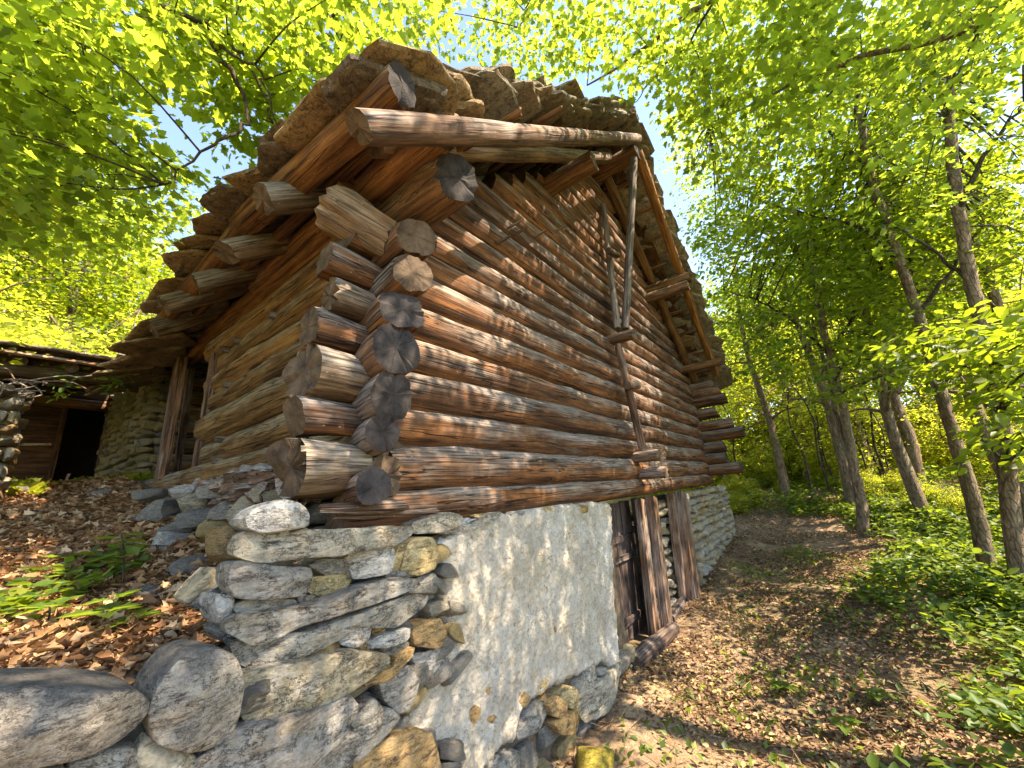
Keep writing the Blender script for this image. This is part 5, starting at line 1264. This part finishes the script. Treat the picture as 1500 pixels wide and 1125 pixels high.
# fallen leaves on the bank (dense) and along the path (thinner, clumped)
p = uni(56000, -3.4, -.28, .02, 6.6, r2); keep = r2.uniform(0, 1, len(p)) < np.clip(1.15-.12*p[:, 1], .3, 1); p = p[keep]
q_ = p[:9000]; o = scatter('leaf_litter', q_, 'maple', .062, L_DRY, up=.12, lift=.022, seed=31, tilt=.6, fold=.6); tag(o, 'lobed brown leaves lying on top of the leaf carpet left of the barn', 'fallen leaves')
o = scatter('leaf_litter', p, 'oval', .050, L_DRY, up=.1, lift=.014, seed=3, tilt=.55, fold=.6); tag(o, 'thick carpet of brown fallen leaves on the bank left of the barn', 'fallen leaves')
def clumps(P_, s, seed, lo=.45):
    return np.array([noise.noise(Vector((x*s+seed, y*s, seed))) for x, y in P_])
p = np.vstack([uni(80000, -.5, 9, -6.5, -.05, r2), uni(26000, 8.5, 15, -4, 3, r2), uni(4000, -.5, 3, -2.5, -.1, r2)])
c = clumps(p, .9, 4); keep = r2.uniform(-.45, .45, len(p)) < c*1.4+.16; p = p[keep]
o = scatter('leaf_litter', p, 'oval', .044, L_DRY2, up=.08, lift=.012, seed=5, tilt=.5, fold=.5); tag(o, 'scattered dry leaves over the trodden path in front of the gable', 'fallen leaves')
p = np.vstack([uni(12000, -.5, 8, -5.5, -.05, r2), uni(3000, 8, 14, -3, 1, r2), uni(4000, -2.6, -.3, .1, 4.5, r2)])
o = scatter('twig_litter', p, 'needle', .16, L_DRY2, up=.05, lift=.014, seed=6, tilt=.3, fold=0, szj=(.3, 1.3)); tag(o, 'fine dead twigs and stalks strewn over path and bank', 'twigs')
# low green ground cover to the right of the path: denser away from the barn
p = np.vstack([uni(120000, 1.0, 12.5, -8.5, -1.0, r2), uni(60000, 9.5, 20, -9, 4, r2)])
edge = -1.95-.03*(p[:, 0]-4)+.30*np.sin(p[:, 0]*1.3)+.5*clumps(p, .7, 9); dens = np.clip((edge-p[:, 1])*1.6, 0, 1); dens = np.where(p[:, 0] > 11.3, np.maximum(dens, .8), dens)
keep = r2.uniform(0, 1, len(p)) < dens*np.clip(.62+clumps(p, 1.4, 21)*1.3, .12, 1); p = p[keep]
o = scatter('ground_cover', p, 'oval', .082, L_HERB, up=.35, lift=.085, seed=7, tilt=.45); tag(o, 'low green undergrowth spreading right of the path under the trees', 'ground cover')
p = np.vstack([uni(34000, 2.5, 12, -8, -1.6, r2), uni(16000, 10, 16, -6, 2.5, r2)]); c = clumps(p, 1.2, 61)
edge = -2.35-.03*(p[:, 0]-4)+.30*np.sin(p[:, 0]*1.3)+.5*clumps(p, .7, 9); p = p[((edge-p[:, 1] > 0) | (p[:, 0] > 11.5)) & (c > .05)]
o = scatter('ground_cover', p, 'oval', .105, L_HERB, up=.45, lift=.16, seed=17, tilt=.5); tag(o, 'taller leafy clumps rising out of the low undergrowth', 'ground cover')
p = np.vstack([uni(9000, 1.5, 9, -4.5, -.3, r2)]); c = clumps(p, 1.1, 33); p = p[c > .22]
p = np.vstack([p, uni(2200, .5, 8, -4, -.5, r2)])
o = scatter('grass', p, 'kite', .06, L_HERB, up=.9, lift=.01, seed=8, tilt=.6); tag(o, 'small green tufts growing through the bare path', 'grass')
p = uni(5200, -2.6, .0, 4.6, 8.4, r2); p = p[clumps(p, 1.0, 41) > -.15]
o = scatter('grass', p, 'kite', .13, L_FAR, up=.9, lift=.01, seed=9, tilt=.6); tag(o, 'bright sunlit grass before the dark shed doorway', 'grass')
p = uni(2600, -2.2, -.7, .35, 2.6, r2); p = p[clumps(p, 1.5, 47) > .12]
o = scatter('ground_cover', p, 'oval', .075, L_HERB, up=.3, lift=.05, seed=10, tilt=.4); tag(o, 'small green plants among brown leaves on the bank', 'ground cover')
# creeping green on the shed roof
cs = [Vector((rnd.uniform(-3.3, -.55), rnd.uniform(4.7, 7.8), 0)) for _ in range(70)]
cs = [Vector((c.x, c.y, 3.98+(c.y-4.85)*.24+rnd.uniform(0, .12))) for c in cs]
crp = empty('roof_creeper', (-1.8, 5.5, 3.9)); tag(crp, 'bright green creeper growing over the low shed roof at left', 'climbing plant')
crown_obj(crp, cs, 46, .36, .085, 'oval', L_FAR, name='foliage', flat=.3)
hang = []
for (x, y) in [(-.93, 4.75), (-.52, 4.5)]:
    for k in range(4): hang.append(Vector((x+rnd.uniform(-.06, .06), y, 3.62-k*.09)))
crown_obj(crp, hang, 12, .10, .075, 'oval', L_HERB, name='hanging_shoot', flat=.5); branchwork([Vector((-.9, 5, 3.85)), Vector((-.5, 5, 3.85))], hang, crp, name='stem', r=.006)
# dry vines on the pillar
vn = empty('dry_vine', (-1.6, 4.2, 3.2)); tag(vn, 'tangle of dry pale vine stems on top of the sunlit stone pillar', 'vine')
v, f = [], []
for k in range(34):
    p = Vector((rnd.uniform(-2.1, -1.3), rnd.uniform(4.0, 4.5), rnd.uniform(3.2, 3.32))); pts = [p]
    for q in range(4): p = p+Vector((rnd.uniform(-.12, .20), rnd.uniform(-.14, .10), rnd.uniform(-.10, .06))); pts.append(p)
    tube(v, f, [q-Vector(vn.location) for q in smooth_path(pts, 8)], [.007]*9, 5)
me = pydata('stem', v, f); me.materials.append(W_POLE); o = link('stem', me, vn); tag(o, kind='stuff')

# seedlings on the bank, each its own plant with its leaves
def seedling(px, py, h, nl_, size, lab, m=L_HERB):
    p = ground_hit(px, py); root = empty('seedling', p); tag(root, lab, 'seedling', None)
    top = Vector((rnd.uniform(-.04, .04), rnd.uniform(-.04, .04), h)); v, f = [], []
    tube(v, f, smooth_path([Vector((0, 0, -.02)), top*.5+Vector((.01, 0, 0)), top], 6), [.004]*7, 5)
    me = pydata('stem', v, f); me.materials.append(BARKD); link('stem', me, root)
    key = ('leafobj', 'maple', m.name)
    if key not in _proto_cache: _proto_cache[key] = leaf_mesh('leaf', 'maple', np.zeros((1, 3)), np.array([[0., 1, 0]]), np.array([[0., 0, 1]]), np.ones(1), m)
    for k in range(nl_):
        a = k*2.4+rnd.uniform(-.3, .3); t = .45+.55*k/nl_ if h > .12 else .9
        D = Vector((math.cos(a), math.sin(a), rnd.uniform(-.1, .35))).normalized(); S = D.cross(Vector((0, 0, 1))).normalized(); NN = S.cross(D); s = size*rnd.uniform(.75, 1.2)
        mw = Matrix((S, D, NN)).transposed().to_4x4() @ Matrix.Diagonal((s, s, s, 1)); mw.translation = top*t+D*.012
        o = bpy.data.objects.new('leaf', _proto_cache[key]); COL.objects.link(o); o.parent = root; o.matrix_basis = mw
for a in [(178, 866, .30, 11, .10, 'tall seedling with several leaf tiers in the middle of the leafy bank'), (130, 935, .10, 7, .11, 'spreading leafy seedling nearest to the big flat boulder'), (208, 930, .08, 6, .095, 'broad leaved seedling right of the spreading one above the boulders'),
          (60, 925, .10, 7, .09, 'green seedling at far left in front of the tall seedling'), (282, 893, .07, 4, .06, 'tiny seedling beside the tilted flat stones'), (172, 905, .09, 6, .09, 'seedling between the spreading plants above the round boulder'),
          (10, 915, .1, 7, .09, 'seedling cut by left edge of the picture'), (218, 735, .10, 4, .09, 'small bright seedling at the foot of the barn wall footing'), (60, 700, .42, 9, .09, 'thin shoot standing in sunlit grass before the shed'), (95, 830, .06, 5, .08, 'low seedling on the upper bank left of the tall one'),
          (1235, 1085, .12, 9, .10, 'leafy green herb at bottom right of the path'), (1140, 1015, .08, 8, .10, 'yellow green herb in the middle of the sunny path'), (1300, 1040, .10, 8, .11, 'pale leaved herb at lower edge of the green undergrowth')]:
    seedling(*a)
# fallen sticks
for k, (a, b2, r) in enumerate([((905, 1090), (1010, 1065), .006), ((1190, 960), (1290, 1010), .007), ((1080, 1000), (1150, 1090), .006), ((330, 905), (240, 1000), .010), ((120, 870), (20, 880), .006), ((1350, 1000), (1420, 1075), .010)]):
    p, q = ground_hit(*a), ground_hit(*b2); o = timber('fallen_stick', p+Vector((0, 0, .015)), q+Vector((0, 0, .02)), r, r*.6, None, W_POLE, E_BROWN, nl=8, seg=6, bow=.02, knots=0)
    tag(o, ['thin stick on the path near the mossy rocks', 'pale stick across the path by the undergrowth', 'stick lying along the middle of the sunny path', 'grey dead branch lying on leaves behind the round boulder', 'thin twig on the upper leafy bank', 'stick in the lower right undergrowth'][k], 'stick')
